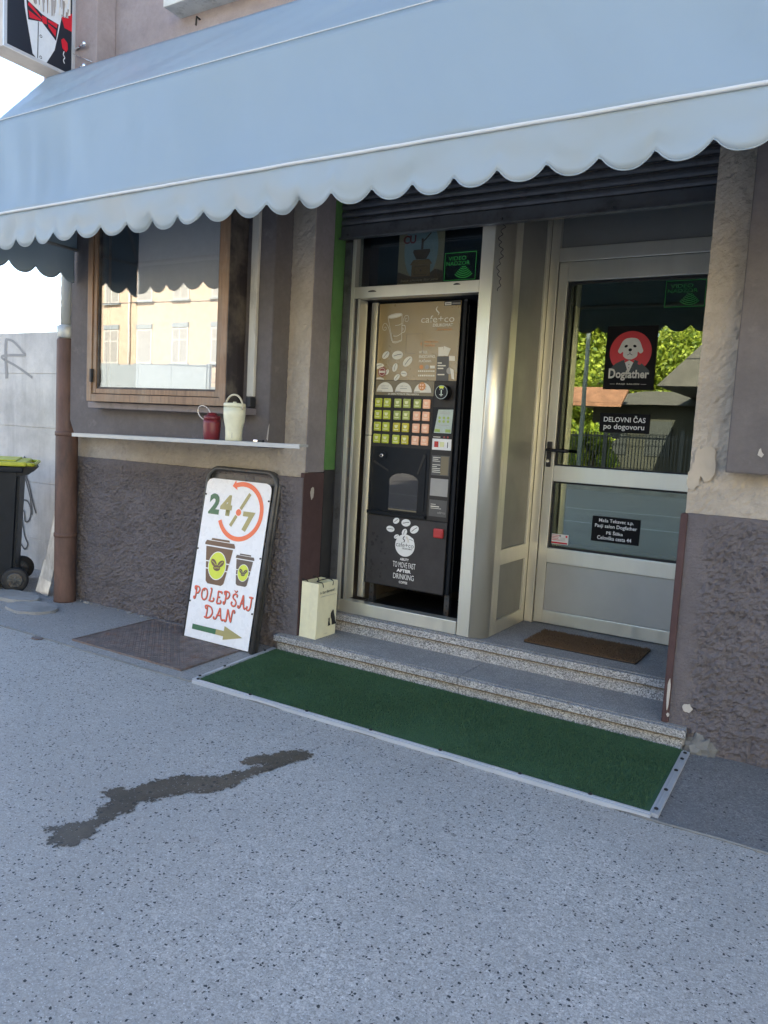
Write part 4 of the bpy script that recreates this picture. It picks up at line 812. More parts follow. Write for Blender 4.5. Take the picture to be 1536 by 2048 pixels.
box('gasket', -1.671, -.801, 4.834, 4.862, 1.160, 1.1715, 'rubber', dr); box('gasket', -1.671, -.801, 4.834, 4.862, .7375, .752, 'rubber', dr); box('gasket', -1.6712, -1.657, 4.834, 4.862, .7525, 1.1595, 'rubber', dr)
box('upper_pane', -1.6565, -.802, 4.842, 4.848, 1.2835, 2.4175, 'glass_door', dr); box('lower_pane', -1.6565, -.802, 4.842, 4.848, .7525, 1.1595, 'glass_door', dr)
box('kick_panel', -1.6715, -.8005, 4.826, 4.85, .3225, .6395, 'alu_kick', dr, .002)
hn = box('handle_plate', -1.722, -1.69, 4.800, 4.8118, 1.262, 1.425, 'black_paint_and_shade', dr, .006); tube('lever', [(-1.706, 4.80, 1.372), (-1.706, 4.765, 1.372), (-1.69, 4.757, 1.372), (-1.60, 4.757, 1.370), (-1.565, 4.76, 1.368)], .011, 'black_paint_and_shade', hn, 10); lathe('cylinder', [(.010, 0), (.010, .012)], (-1.706, 4.80, 1.30), 'chrome', hn, 14, Matrix.Rotation(R(90), 4, 'X'))
box('wall_beam', -2.91, -.676, 4.86, 5.0, 2.9, 3.0, 'interior_dark', B)

def plaque(name, label, x0, x1, z0, z1): 
    o = thing(name, label, 'sign', ((x0 + x1) / 2, 4.83, z0)); box('board', x0, x1, 4.834, 4.8415, z0, z1, 'sign_black', o, .001); return o, FX(4.834)
o, M = plaque('logo_sign', 'black sign with a white dog on a red disc, on the door glass', -1.402, -1.098, 1.768, 2.152)
w = .304
cxx, czz = -1.25, 1.995
decal('red_disc', [circ(cxx, czz, .126, n=40)], M, 'logo_red', o)
decal('jacket', [[(-1.375, 1.885), (-1.335, 1.925), (-1.295, 1.945), (-1.255, 1.955), (-1.21, 1.945), (-1.175, 1.925), (-1.13, 1.885), (-1.125, 1.86), (-1.375, 1.86)]], M, 'tux_black', o, .002)
decal('shirt', [[(-1.282, 1.945), (-1.253, 1.865), (-1.222, 1.945)]], M, 'fur_white', o, .0026)
decal('dog_head', [[(cxx + x * .105, 2.015 + y * .105) for x, y in spline([(0, .62), (-.30, .58), (-.5, .40), (-.64, .08), (-.72, -.15), (-.58, -.28), (-.42, -.18), (-.40, -.42), (-.2, -.58), (0, -.62), (.2, -.58), (.40, -.42), (.42, -.18), (.58, -.28), (.72, -.15), (.64, .08), (.5, .40), (.30, .58), (0, .62)], 3)]], M, 'fur_white', o, .0026)
decal('face', [circ(-1.278, 2.03, .011, .008, 12, rot=25), circ(-1.226, 2.03, .011, .008, 12, rot=-25), circ(-1.252, 2.008, .011, .009, 12)] + stroke([(-1.252, 2.0), (-1.252, 1.985), (-1.268, 1.976)], .003) + stroke([(-1.252, 1.985), (-1.236, 1.976)], .003), M, 'sign_black', o, .0034)
decal('bow_tie', [[(-1.252, 1.945), (-1.28, 1.957), (-1.28, 1.93)], [(-1.252, 1.945), (-1.224, 1.957), (-1.224, 1.93)]], M, 'logo_red', o, .0034); decal('shirt_buttons', [circ(-1.252, 1.92, .003, n=8), circ(-1.252, 1.90, .003, n=8)], M, 'sign_black', o, .0034); decal('rose', [circ(-1.19, 1.928, .011, n=9)], M, 'logo_red', o, .003)
text('lettering', 'D', -1.372, -1.33, 1.835, 1.895, M, 'logo_cream', o, .03, d=.003); text('lettering', 'ogfather', -1.328, -1.128, 1.822, 1.888, M, 'logo_cream', o, .03, d=.003); text('lettering', 'PASJI SALON', -1.318, -1.182, 1.795, 1.806, M, 'logo_cream', o, .02, 1.15); decal('rule', [rect(-1.36, 1.8, -1.328, 1.8015), rect(-1.172, 1.8, -1.14, 1.8015)], M, 'logo_cream', o)
o, M = plaque('hours_sign', 'black opening hours sign in the middle of the door glass', -1.402, -1.10, 1.503, 1.622)
text('lettering', 'DELOVNI ČAS', -1.378, -1.124, 1.568, 1.609, M, 'print_white', o, .012); text('lettering', 'po dogovoru', -1.376, -1.128, 1.514, 1.557, M, 'print_white', o, .012)
o, M = plaque('address_sign', 'black address sign with four lines on the lower door glass', -1.398, -1.102, .815, .975)
for s, x0, x1, z0, z1 in (('Maša Tekavec s.p.', -1.355, -1.14, .934, .962), ('Pasji salon Dogfather', -1.378, -1.117, .899, .928), ('PE Šiška', -1.303, -1.20, .865, .889), ('Celovška cesta 44', -1.358, -1.146, .83, .854)): text('lettering', s, x0, x1, z0, z1, M, 'print_white', o, .012)
o = thing('notice_sticker', 'small white and red sticker in the corner of the lower door glass', 'sticker', (-1.60, 4.84, .76)); extr('paper', rect(-1.665, .765, -1.545, .83), FX(4.8405), -.001, 0, 'print_white', o); decal('red_print', [rect(-1.66, .768, -1.55, .778), circ(-1.558, .818, .007, n=12)] + [rect(-1.655, .79 + k * .01, -1.655 + .04 + .02 * random.random(), .793 + k * .01) for k in range(4)], FX(4.8405), 'logo_red', o); decal('grey_print', [rect(-1.60, .79 + k * .008, -1.565, .792 + k * .008) for k in range(3)] + [circ(-1.60, .82, .007, n=10)], FX(4.8405), 'print_grey', o)
video_sticker(-1.077, -.85, 2.255, 2.41, 4.8405, 'green video surveillance sticker in the top corner of the door glass', None)

# ------------------------------------------------------------------ roller shutter
rs = thing('roller_shutter', 'dark ribbed roller shutter rolled up above the shop opening', 'shutter', (-1.8, 4.09, 2.6))
box('bottom_bar', -2.91, -.69, 4.07, 4.10, 2.615, 2.695, 'shutter_steel', rs, .004); box('bottom_flange', -2.91, -.69, 4.045, 4.0695, 2.612, 2.622, 'shutter_steel', rs, .001)
prof = [(0, 0), (.012, .004), (.016, .018), (.016, .03), (.010, .042), (0, .046)]
for k in range(8):
    z = 2.698 + k * .0475; bm = bmesh.new(); a = [bm.verts.new((-2.91, 4.085 - y, z + zz)) for y, zz in prof]; b = [bm.verts.new((-.69, 4.085 - y, z + zz)) for y, zz in prof]
    for i in range(len(prof)): bm.faces.new((a[i], a[(i + 1) % 6], b[(i + 1) % 6], b[i]))
    bm.faces.new(a); bm.faces.new(b); bmo('slat', bm, 'shutter_steel', rs)
box('guide_rail', -2.913, -2.863, 4.1315, 4.17, .2315, 2.61, 'shutter_steel', rs, .002); box('guide_rail', -.70, -.687, 4.05, 4.13, .2315, 2.61, 'shutter_steel', rs)
for x in (-2.86, -1.82, -1.2): lathe('rivet', [(.008, 0), (.006, .004)], (x, 4.07, 2.64), 'steel_dark', rs, 10, Matrix.Rotation(R(90), 4, 'X'))

# ------------------------------------------------------------------ awning
aw = thing('awning', 'pale white awning with a scalloped valance over the whole shopfront', 'awning', (-1.8, 3.4, 2.4))
AX0, AX1 = -4.95, 2.6
top, seam, bot = (3.42, 3.70), (3.055, 3.283), (2.85, 2.615)
def sheet(name, a, b, nx, nz, disp, mat='awning_vinyl', thick=.0025):
    vs = []; fs = []
    n = Vector((0, -(b[1] - a[1]), (b[0] - a[0]))).normalized()
    if n.y > 0: n = -n
    for j in range(nz + 1):
        t = j / nz
        for i in range(nx + 1):
            x = AX0 + (AX1 - AX0) * i / nx; d = disp(x, t); vs.append((x, a[0] + (b[0] - a[0]) * t + n.y * d, a[1] + (b[1] - a[1]) * t + n.z * d))
    for j in range(nz):
        for i in range(nx): k = j * (nx + 1) + i; fs.append((k, k + 1, k + nx + 2, k + nx + 1))
    o = mo(name, vs, fs, mat, aw, True); m = o.modifiers.new('thickness', 'SOLIDIFY'); m.thickness = thick; m.offset = -1; return o
def d_top(x, t):
    e = math.sin(math.pi * t) * min(1, .15 + (x - AX0) / .25); q = x * 1.0 + t * .55
    return e * (.020 * fbm(q, t * .3, 0, 2.2, 3) + .03 * fbm(x + t * 1.2, 0, 3, 6, 2) * math.exp(-((x + 4.3) / .9) ** 2))
def d_front(x, t):
    e = math.sin(math.pi * min(1, max(0, t))) ** .8; q = x - t * .35
    return e * (.040 * fbm(q, 4.0, t * .15, 2.2, 3) - .02) + e * (.005 + .006 * math.exp(-((x + 4.2) / 1.3) ** 2)) * math.sin(q * 27 + 5 * fbm(q, 3, 0, .9, 2)) * max(0, fbm(q, 8, 0, .7, 2) + .45) + .008 * e * math.sin(q * 9 + 2 * fbm(q, 1, 0, 1.1, 2))
sheet('roof_sheet', top, seam, 260, 14, d_top); sheet('front_sheet', seam, bot, 260, 18, d_front)
tube('seam_welt', [(AX0 + (AX1 - AX0) * i / 60, seam[0] - .003, seam[1] + .001) for i in range(61)], .0032, 'awning_trim', aw, 6)
tube('piping', [(AX0 + (AX1 - AX0) * i / 120, bot[0] - .010 - .002 * fbm(i * .3, 0, 0, 1), bot[1] - .002 + .002 * fbm(i * .2, 7, 0, 1)) for i in range(121)], .0085, 'awning_trim', aw, 8)
SP = .1955; N0 = -.517
def scal(s, ph=0): 
    t = ((s - ph) / SP) % 1.0; return .057 * (1 - abs(2 * t - 1) ** 2.3) * (1 + .10 * noise.noise(Vector((math.floor((s - ph) / SP) * 1.7, ph * 9, 3))))
def valance(name, pos, L_, ph, ztop, znotch, mat, amp, seed):
    m = int(L_ / SP * 16) ; nz = 8; vs = []; fs = []; edge = []
    for i in range(m + 1):
        s = L_ * i / m; zb = znotch - scal(s, ph)
        for j in range(nz + 1):
            t = j / nz; z = ztop + (zb - ztop) * t; w = amp * t * (.6 * math.sin(s * 7 + 2 * fbm(s, seed, 0, .8, 2)) + 1.2 * fbm(s, seed, t * .4, 3, 3)) + amp * .5 * math.sin(math.pi * t) * fbm(s, 2 * seed, 1, 6, 2)
            x, y = pos(s, w); vs.append((x, y, z))
        edge.append(vs[-1])
    for i in range(m):
        for j in range(nz): k = i * (nz + 1) + j; fs.append((k, k + 1, k + nz + 2, k + nz + 1))
    o = mo(name, vs, fs, mat, aw, True); md = o.modifiers.new('thickness', 'SOLIDIFY'); md.thickness = .0022; md.offset = 0
    tube('binding', edge, .0026, mat, o, 5)
ph = (N0 - AX0) % SP
valance('valance', lambda s, w: (AX0 + s, bot[0] - .006 - w), AX1 - AX0, ph, bot[1] - .003, 2.46, 'valance_vinyl', .022, 3.3)
valance('side_flap', lambda s, w: (AX0 + w * .5, 2.845 + s), .80, .10, bot[1], 2.432, 'awning_vinyl', .010, 8.1)
extr('side_gusset', [(2.853, 2.616), (3.053, 3.28), (3.42, 3.695), (3.80, 3.695), (3.80, 2.616)], frame_M((AX0 + .004, 0, 0), (0, 1, 0), (0, 0, 1)), 0, .003, 'awning_vinyl', aw)
extr('side_gusset', [(2.853, 2.616), (3.053, 3.28), (3.42, 3.695), (3.80, 3.695), (3.80, 2.616)], frame_M((AX1 - .006, 0, 0), (0, 1, 0), (0, 0, 1)), 0, .003, 'awning_vinyl', aw)
tube('side_rail', [(AX0 + .018, 2.87, 2.615), (AX0 + .018, 3.655, 2.605)], .011, 'shelf_alu', aw)
tube('front_bar', [(AX0 + .01, 2.875, 2.625), (AX1 - .01, 2.875, 2.625)], .014, 'shelf_alu', aw)
box('light_baffle', AX0, AX1, 3.424, 3.65, 3.60, 3.694, 'awning_vinyl', aw); box('light_baffle', -4.755, AX1, 3.655, 3.815, 3.60, 3.694, 'awning_vinyl', aw)  # unseen boards added to keep light from leaking in behind the awning
for x in (-4.86, -2.95, -.63): tube('arm', [(x, 3.63, 2.80), (x, 3.15, 3.20)], .014, 'shelf_alu', aw)
for x in (-4.86, -2.95, -.63): tube('arm', [(x, 3.15, 3.195), (x, 2.93, 2.64)], .012, 'shelf_alu', aw)

# ------------------------------------------------------------------ projecting sign above
ps = thing('projecting_sign', 'projecting light box with a dog in a black dinner jacket, above the awning', 'sign', (-5.08, 3.4, 3.79))
XS = -5.0; MS = frame_M((XS, 0, 0), (0, 1, 0), (0, 0, 1))
box('case', XS - .17, XS - .003, 3.125, 3.66, 3.79, 4.95, 'sign_under', ps, .003)
box('face', XS - .0029, XS, 3.15, 3.635, 3.812, 4.93, 'tux_black', ps)
for a in ((3.125, 3.1495, 3.79, 4.95), (3.6355, 3.66, 3.79, 4.95), (3.1498, 3.6352, 3.79, 3.8115), (3.1498, 3.6352, 4.9305, 4.95)): box('frame_profile', XS - .0028, XS + .008, *a, 'frame_sign', ps, .002)
decal('red_ground', [[(3.15, 4.085), (3.20, 4.12), (3.25, 4.25), (3.25, 4.4), (3.15, 4.4)], [(3.545, 4.18), (3.635, 4.22), (3.635, 4.10), (3.575, 4.10)], [(3.15, 4.4), (3.635, 4.4), (3.635, 4.85), (3.15, 4.85)]], MS, 'logo_red', ps, .001)
decal('shirt', [[(3.265, 4.25), (3.275, 4.10), (3.335, 3.83), (3.36, 3.813), (3.44, 3.813), (3.50, 3.92), (3.53, 4.05), (3.56, 4.2)]], MS, 'shirt_white', ps, .002)
decal('shirt_line', stroke([(3.375, 4.05), (3.372, 3.815)], .006) + arcband(3.395, 3.965, .006, .010, 0, 360, 12) + arcband(3.395, 3.83, .006, .010, 0, 360, 12), MS, 'tux_black', ps, .003)
decal('bow_shadow', [[(3.285, 4.16), (3.30, 4.03), (3.40, 4.06), (3.43, 4.04), (3.51, 3.985), (3.53, 4.10), (3.44, 4.105), (3.40, 4.11)]], MS, 'tux_black', ps, .003)
decal('bow_tie', [[(3.40, 4.085), (3.305, 4.145), (3.297, 4.12), (3.40, 4.075)], [(3.395, 4.07), (3.30, 4.09), (3.31, 4.045), (3.395, 4.062)], [(3.40, 4.10), (3.435, 4.103), (3.44, 4.06), (3.405, 4.055)], [(3.445, 4.095), (3.52, 4.10), (3.515, 4.07), (3.445, 4.08)], [(3.445, 4.07), (3.51, 4.055), (3.505, 4.01), (3.45, 4.05)]], MS, 'logo_red', ps, .004)
decal('rose', [[(3.55, 4.01), (3.57, 4.03), (3.60, 4.01), (3.605, 3.97), (3.59, 3.945), (3.56, 3.96)]], MS, 'logo_red', ps, .003); decal('rose_stem', stroke(spline([(3.575, 3.945), (3.568, 3.92), (3.58, 3.905), (3.57, 3.885), (3.578, 3.865)], 4), .006), MS, 'shirt_white', ps, .003)
fur = []; fg = []
for k in range(90):
    y0 = 3.26 + .34 * random.random(); l = .10 + .06 * random.random(); zt = 4.17 + .2 * random.random(); lo = 4.125 + .35 * abs(y0 - 3.43) ; a = (y0 - 3.43) * .4
    (fur if random.random() < .7 else fg).append([(y0, zt), (y0 + .014, zt), (y0 + .012 - a * l, max(lo, zt - l)), (y0 + .006 - a * l, max(lo, zt - l) - .012)])
decal('beard', [[(3.26, 4.19), (3.29, 4.15), (3.36, 4.125), (3.43, 4.13), (3.48, 4.155), (3.55, 4.165), (3.62, 4.20), (3.62, 4.5), (3.26, 4.5)]], MS, 'fur_white', ps, .004); decal('beard_strands', fur, MS, 'shirt_white', ps, .005); decal('beard_shade', fg, MS, 'fur_grey', ps, .0055); tag(decal('beard_shade', fg[::3], MS, 'fur_brown', ps, .006), kind='stuff')
for z in (3.99, 3.845):
    tube('standoff', [(-4.975, 3.655, z), (-4.86, 3.63, z)], .008, 'chrome', ps); lathe('ball_nut', [(.004, -.018), (.014, -.012), (.018, 0), (.014, .012), (.004, .018)], (-4.857, 3.632, z), 'chrome', ps, 14)
tube('guy_wire', [(-4.99, 3.64, 3.955), (-4.80, 3.655, 3.87)], .002, 'chrome', ps, 5)

# ------------------------------------------------------------------ leaning signboard
sb = thing('signboard', 'white signboard in a dark tube frame leaning by the steps', 'signboard', (-3.4, 3.6, 0))
vdir = Vector((0, .19, 1.14)).normalized(); MB_ = frame_M((-3.70, 3.592, 0), (1, 0, 0), vdir)
def tubeframe(nm, off, w0=.012, w1=.598, top_=1.145, rr=.085):
    P = [(w0, .0), (w0, top_ - rr)] + [(w0 + rr - rr * math.cos(R(a)), top_ - rr + rr * math.sin(R(a))) for a in range(15, 91, 15)] + [(w1 - rr + rr * math.sin(R(a)), top_ - rr + rr * math.cos(R(a))) for a in range(0, 91, 15)] + [(w1, top_ - rr), (w1, .0)]
    return tube(nm, [MB_ @ Vector((p[0], p[1], off)) for p in P], .0155, 'frame_tube', sb, 10)
tubeframe('front_frame', -.004); tubeframe('rear_frame', -.036)
bd_ = [(.02, .016), (.575, .016), (.575, 1.02)] + [(.525 + .05 * math.sin(R(a)), 1.02 + .05 * (math.sin(R(90 - a)) if False else 1 - math.cos(R(90)) ) ) for a in ()] + [(.572, 1.045), (.555, 1.066), (.525, 1.075), (.07, 1.075), (.04, 1.066), (.023, 1.045), (.02, 1.02)]
extr('panel', bd_, MB_, .006, .010, 'board_white', sb); MF = MB_ @ Matrix.Translation((0, 0, .010))
extr('back_bar', rect(.02, .98, .59, 1.115), MB_, -.03, -.027, 'frame_tube', sb); box('hinge_stop', .56, .60, .45, .47, -.05, -.03, 'frame_tube', sb, 0, MB_)
for x in (.027, .568):
    for y in (.965, .60, .25): lathe('rivet', [(.0065, 0), (.006, .004)], MF @ Vector((x, y, .001)), 'screw_dark', sb, 10, MF.to_3x3().to_4x4())
ccx, ccy, r0, r1 = .345, .877, .163, .193
decal('ring_arrow', arcband(ccx, ccy, r0, r1, 204, 470, 48) + [[(ccx + .145 * math.cos(R(110)), ccy + .145 * math.sin(R(110))), (ccx + .213 * math.cos(R(110)), ccy + .213 * math.sin(R(110))), (.249, 1.036)]], MF, 'sign_orange', sb)
text('lettering', '2', .068, .163, .838, .975, MF, 'sign_darkgreen', sb, .05); text('lettering', '4', .168, .27, .838, .975, MF, 'sign_gold', sb, .05); text('lettering', '7', .372, .474, .752, .882, MF, 'sign_gold', sb, .05)
decal('hand_bars', stroke([(.408, .998), (.345, .893)], .024) + stroke([(.318, .848), (.277, .777)], .024), MF, 'sign_gold', sb); decal('hub_dot', [circ(.332, .870, .022)], MF, 'sign_orange', sb)
def cupdraw(cx, top_, w, h, m):
    hw = w / 2; y = top_
    decal('printed_cup', [[(cx - hw * .58, y), (cx + hw * .58, y), (cx + hw * .62, y - h * .045), (cx - hw * .62, y - h * .045)], [(cx - hw * .92, y - h * .06), (cx + hw * .92, y - h * .06), (cx + hw, y - h * .12), (cx + hw, y - h * .16), (cx - hw, y - h * .16), (cx - hw, y - h * .12)], [(cx - hw * .9, y - h * .19), (cx + hw * .9, y - h * .19), (cx + hw * .79, y - h * .50), (cx - hw * .79, y - h * .50)], [(cx - hw * .77, y - h * .525), (cx + hw * .77, y - h * .525), (cx + hw * .72, y - h * .66), (cx - hw * .72, y - h * .66)], [(cx - hw * .71, y - h * .685), (cx + hw * .71, y - h * .685), (cx + hw * .6, y - h * .95), (cx + hw * .45, y - h), (cx - hw * .45, y - h), (cx - hw * .6, y - h * .95)]], MF, m, sb)
    ex, ey, er = cx + .002, y - h * .585, hw * .56
    decal('badge_ring', [circ(ex, ey, er * 1.07, er * 1.27)], MF, 'board_white', sb, .002); decal('badge', [circ(ex, ey, er, er * 1.2)], MF, 'badge_lime', sb, .0026)
    bb, cc = [], []
    for dx, dy, ro in ((-.42, .22, -38), (.42, .22, 38), (0, -.2, 0)):
        b_, c_ = bean(ex + dx * er, ey + dy * er, er * .42, er * .26, ro); bb.append(b_); cc += c_
    decal('badge_beans', bb, MF, m, sb, .0032); decal('badge_cracks', cc, MF, 'badge_lime', sb, .0038)
cupdraw(.216, .682, .262, .298, 'cup_brown'); cupdraw(.443, .612, .155, .204, 'cup_brown_small')
# curled lettering, drawn stroke by stroke
def glyph(ch):
    G = {'P': [[(.22, 1), (.26, .5), (.22, .08), (.05, 0), (.0, .12), (.12, .16)], [(.0, .82), (.02, .98), (.25, 1.02), (.6, .98), (.78, .78), (.6, .52), (.3, .46)], [(0, .82), (.1, .76), (.13, .88)]],
         'O': [[(.45, 1), (.1, .85), (0, .5), (.12, .14), (.45, 0), (.78, .15), (.88, .52), (.75, .86), (.42, .98), (.30, .86), (.4, .78)]],
         'L': [[(.1, 1), (.3, .98), (.26, .5), (.22, .06), (.5, .0), (.78, .06), (.8, .26), (.66, .24)], [(.05, .0), (.22, .06)]],
         'E': [[(.72, .84), (.74, 1), (.45, 1.0), (.2, .98), (.22, .5), (.18, .02), (.5, .0), (.76, .06), (.76, .24), (.64, .2)], [(.22, .52), (.58, .54)]],
         'S': [[(.72, .76), (.76, .94), (.5, 1.02), (.2, .9), (.2, .66), (.5, .52), (.72, .32), (.66, .08), (.36, -.02), (.06, .1), (.05, .28), (.18, .26)]],
         'A': [[(-.05, .2), (-.1, .04), (.08, .0), (.22, .16), (.4, .7), (.5, 1.02), (.62, .6), (.76, .1), (.92, .0), (.98, .12)], [(.18, .36), (.72, .40)]],
         'J': [[(.2, .98), (.5, 1.0), (.8, .98)], [(.56, .98), (.58, .5), (.54, .1), (.34, -.1), (.08, -.06), (.04, .14), (.18, .16)]],
         'D': [[(.2, .96), (.24, .5), (.2, .04)], [(-.02, .8), (.0, .98), (.3, 1.02), (.66, .9), (.86, .5), (.66, .12), (.3, -.02), (-.02, .04)], [(-.02, .8), (.08, .76), (.12, .86)]],
         'N': [[(-.04, .14), (.0, .0), (.16, .04), (.2, .5), (.22, 1.0), (.45, .5), (.68, .02), (.72, .5), (.76, .94), (.92, 1.02), (1.0, .88), (.9, .82)]]}
    return G[ch]
def curly(s, x0, x1, y0, y1, caron=None):
    n = len(s); w = (x1 - x0) / n; under, over = [], []
    for i, ch in enumerate(s):
        for pts in glyph(ch):
            P = [(x0 + i * w + .06 * w + p[0] * w * .86, y0 + p[1] * (y1 - y0) * (1 if i % 2 == 0 else .94) + (.004 if i % 3 else 0)) for p in spline(pts, 5)]
            over += stroke(P, [.0092 if 0 < k < len(P) - 1 else .005 for k in range(len(P))]); under += stroke([(a + .003, b - .002) for a, b in P], .0112)
        if caron == i:
            c_ = x0 + (i + .48) * w; P = [(c_ - .012, y1 + .022), (c_, y1 + .010), (c_ + .014, y1 + .024)]; over += stroke(P, .006); under += stroke([(a + .003, b - .002) for a, b in P], .008)
    decal('lettering_outline', under, MF, 'cup_brown', sb, .0013); decal('lettering', over, MF, 'sign_red_outline', sb, .0021)
curly('POLEPSAJ', .05, .573, .272, .352, 5); curly('DAN', .165, .43, .166, .242)
decal('arrow', [rect(.08, .072, .372, .106)], MF, 'sign_darkgreen', sb); decal('arrow_head', [rect(.29, .072, .36, .106), [(.358, .05), (.518, .090), (.358, .138)]], MF, 'sign_gold', sb, .0021)

# ------------------------------------------------------------------ paper bag
bg_ = thing('paper_bag', 'cream paper gift bag with black handles on the lower step', 'bag', (-2.835, 3.92, .1125))
bx0, bx1, by0, by1, bz0, bz1 = -2.906, -2.775, 3.815, 4.022, .1135, .468
bm = bmesh.new(); vs = {}
for z, k in ((bz0, 0), (.20, .002), (bz1, .004)):
    mid = .012 if z > .3 else 0
    vs[z] = [bm.verts.new(p) for p in ((bx0 + k, by0 + k, z), ((bx0 + bx1) / 2, by0 + k + mid, z - (0 if z < .3 else .004)), (bx1 + k * 1.2, by0 + k - .004, z), (bx1 + k * 2, by1 - k, z), ((bx0 + bx1) / 2, by1 - k - mid, z), (bx0 + k, by1 - k, z))]
zz = sorted(vs)
for a, b in zip(zz, zz[1:]):
    for i in range(6): bm.faces.new((vs[a][i], vs[a][(i + 1) % 6], vs[b][(i + 1) % 6], vs[b][i]))
bm.faces.new(vs[bz0][::-1]); bo = bmo('body', bm, 'bag_paper', bg_); md = bo.modifiers.new('t', 'SOLIDIFY'); md.thickness = .0012
MBg = frame_M((bx1 + .0035, by0, bz0), (0, 1, 0), (.012, 0, 1))
text('lettering', 'Iv San Bernard', .022, .175, .285, .303, MBg @ Matrix.Rotation(R(2), 4, 'Z'), 'print_black', bg_, .004, shear=.15, d=.004); decal('small_print', [rect(.02 + k * .0125, .268, .03 + k * .0125, .2705) for k in range(13)], MBg, 'print_grey', bg_, .004); decal('small_print', [rect(.07, .022, .115, .0235)], MBg, 'print_grey', bg_, .003)
decal('dog_print', [[(.102 + x * .1, .068 + y * .1) for x, y in spline([(.55, 0), (.52, .3), (.40, .55), (.38, .75), (.44, .85), (.52, .92), (.58, .98), (.68, .95), (.76, .7), (.86, .45), (.92, .2), (1.02, .05), (.9, 0)], 4)], [(.102 + x * .1, .068 + y * .1) for x, y in spline([(-.1, 0), (.12, .02), (.14, .2), (.18, .36), (.14, .44), (.2, .52), (.28, .5), (.30, .4), (.32, .2), (.40, .02), (.40, 0)], 4)]], MBg, 'print_black', bg_, .0035)
for y0, y1, x, s in ((.05, .15, bx1 + .006, 1), (.05, .15, bx0 + .02, 1)):
    tube('handle', spline([(x, by0 + y0, .440), (x - .002, by0 + y0 - .012, .468), (x - .03, by0 + y0 - .03, .478), (x - .045, by0 + .09, .476), (x - .03, by0 + y1 - .01, .480), (x - .002, by0 + y1 + .004, .468), (x, by0 + y1, .440)], 6), .0035, 'print_black', bg_, 6)

# ------------------------------------------------------------------ across the street (seen in the glass, and throwing warm light back)
for y in (-4.1, -7.1): tag(box('road_marking', -80, 60, y - .06, y + .06, .004, .008, 'road_paint'), kind='structure')
tag(box('far_pavement', -90, 60, -40, -14.1, .0, .12, 'concrete_cover'), kind='structure')
yh = thing('yellow_house', 'yellow rendered house across the street, mirrored in the wooden window', 'house', (-35, -22, .12))
box('wall', -52, -22.5, -31, -20, .125, 10.5, 'far_yellow', yh); box('roof', -52.6, -22, -31.6, -19.4, 10.505, 10.9, 'far_roof', yh)
for row, z0 in ((0, 4.25), (1, 7.3), (2, 1.2)):
    for x, k in ((-33.6, 0), (-31.15, 1), (-28.6, 2), (-36.2, 1), (-38.8, 2), (-41.4, 0), (-44, 1), (-26.0, 0)):
        if row == 2 and k == 1: continue
        wd = box('window', x - .55, x + .55, -20.02, -19.94, z0, z0 + 1.72, 'far_white', yh); box('pane', x - .47, x + .47, -19.935, -19.93, z0 + .08, z0 + 1.64, 'far_shutter', wd)
        box('sill', x - .65, x + .65, -20.0, -19.85, z0 - .08, z0 - .003, 'far_grey', wd)
        if k != 1: box('mullion', x - .03, x + .03, -19.93, -19.91, z0 + .08, z0 + 1.64, 'far_white', wd); box('mullion', x - .47, x + .47, -19.929, -19.912, z0 + 1.1, z0 + 1.16, 'far_white', wd)
        box('shutter_box', x - .56, x + .56, -19.99, -19.9, z0 + 1.725, z0 + 1.95, 'far_grey', wd)
for x in (-32.2, -25): tube('rain_pipe', [(x, -19.9, .13), (x, -19.9, 10.4)], .06, 'far_white', yh)
hd_ = thing('site_hoarding', 'grey panelled hoarding across the street below the yellow house', 'hoarding', (-31, -18, .12))
for k in range(6): box('panel', -38 + k * 2.2, -35.82 + k * 2.2, -18.05, -17.98, .125, 4.0, 'far_grey' if k > 1 else 'far_dark', hd_)
for k in range(7): box('post', -38.08 + k * 2.2, -37.92 + k * 2.2, -18.2, -18.055, .125, 4.05, 'far_grey', hd_)
for k, (z, sg) in enumerate(((7.35, .25), (6.9, .35), (6.0, .3))): tag(tube('overhead_wire', [(-70 + 5 * i, -15, z + sg * ((i % 8 - 4) / 4) ** 2) for i in range(26)], .018, 'far_dark', None, 5), ('top', 'middle', 'lowest')[k] + ' of the three overhead wires mirrored in the wooden window', 'wire', 'overhead wires')
hs_ = thing('low_house', 'low dark house with a red tiled canopy across the street, mirrored in the door', 'house', (-6.5, -25, .12))
box('wall', -9.6, -1.5, -28, -22.3, .125, 3.1, 'far_beige', hs_)
mo('roof', [(-10.9, -21.6, 3.1), (-1, -21.6, 3.1), (-1, -28.6, 3.1), (-10.9, -28.6, 3.1), (-8.2, -25, 3.85), (-1, -25, 3.85)], [(0, 1, 5, 4), (2, 3, 4, 5), (3, 0, 4), (3, 2, 1, 0), (1, 2, 5)], 'far_darkroof', hs_)
mo('canopy', [(-11.2, -20.6, 3.05), (-8.0, -20.6, 3.05), (-8.0, -21.55, 3.75), (-10.2, -21.55, 3.75), (-11.2, -20.6, 2.95), (-8.0, -20.6, 2.95), (-8.0, -21.55, 3.6), (-10.2, -21.55, 3.6)], [(0, 1, 2, 3), (7, 6, 5, 4), (0, 4, 5, 1), (1, 5, 6, 2), (2, 6, 7, 3), (3, 7, 4, 0)], 'far_roof', hs_)
for x in (-8.6, -6.9): w = box('window', x - .5, x + .5, -22.32, -22.25, 1.1, 2.5, 'far_dark', hs_); box('pane', x - .42, x + .42, -22.248, -22.24, 1.18, 2.42, 'far_dark', w)
box('garage_door', -5.6, -2.6, -22.35, -22.26, .13, 2.5, 'far_grey', hs_)
gb = thing('gabled_house', 'dark roofed gabled house at the edge of the door reflection', 'house', (-1, -19, .12))
box('wall', -3.3, 5, -24, -17.5, .125, 3.6, 'far_beige', gb)
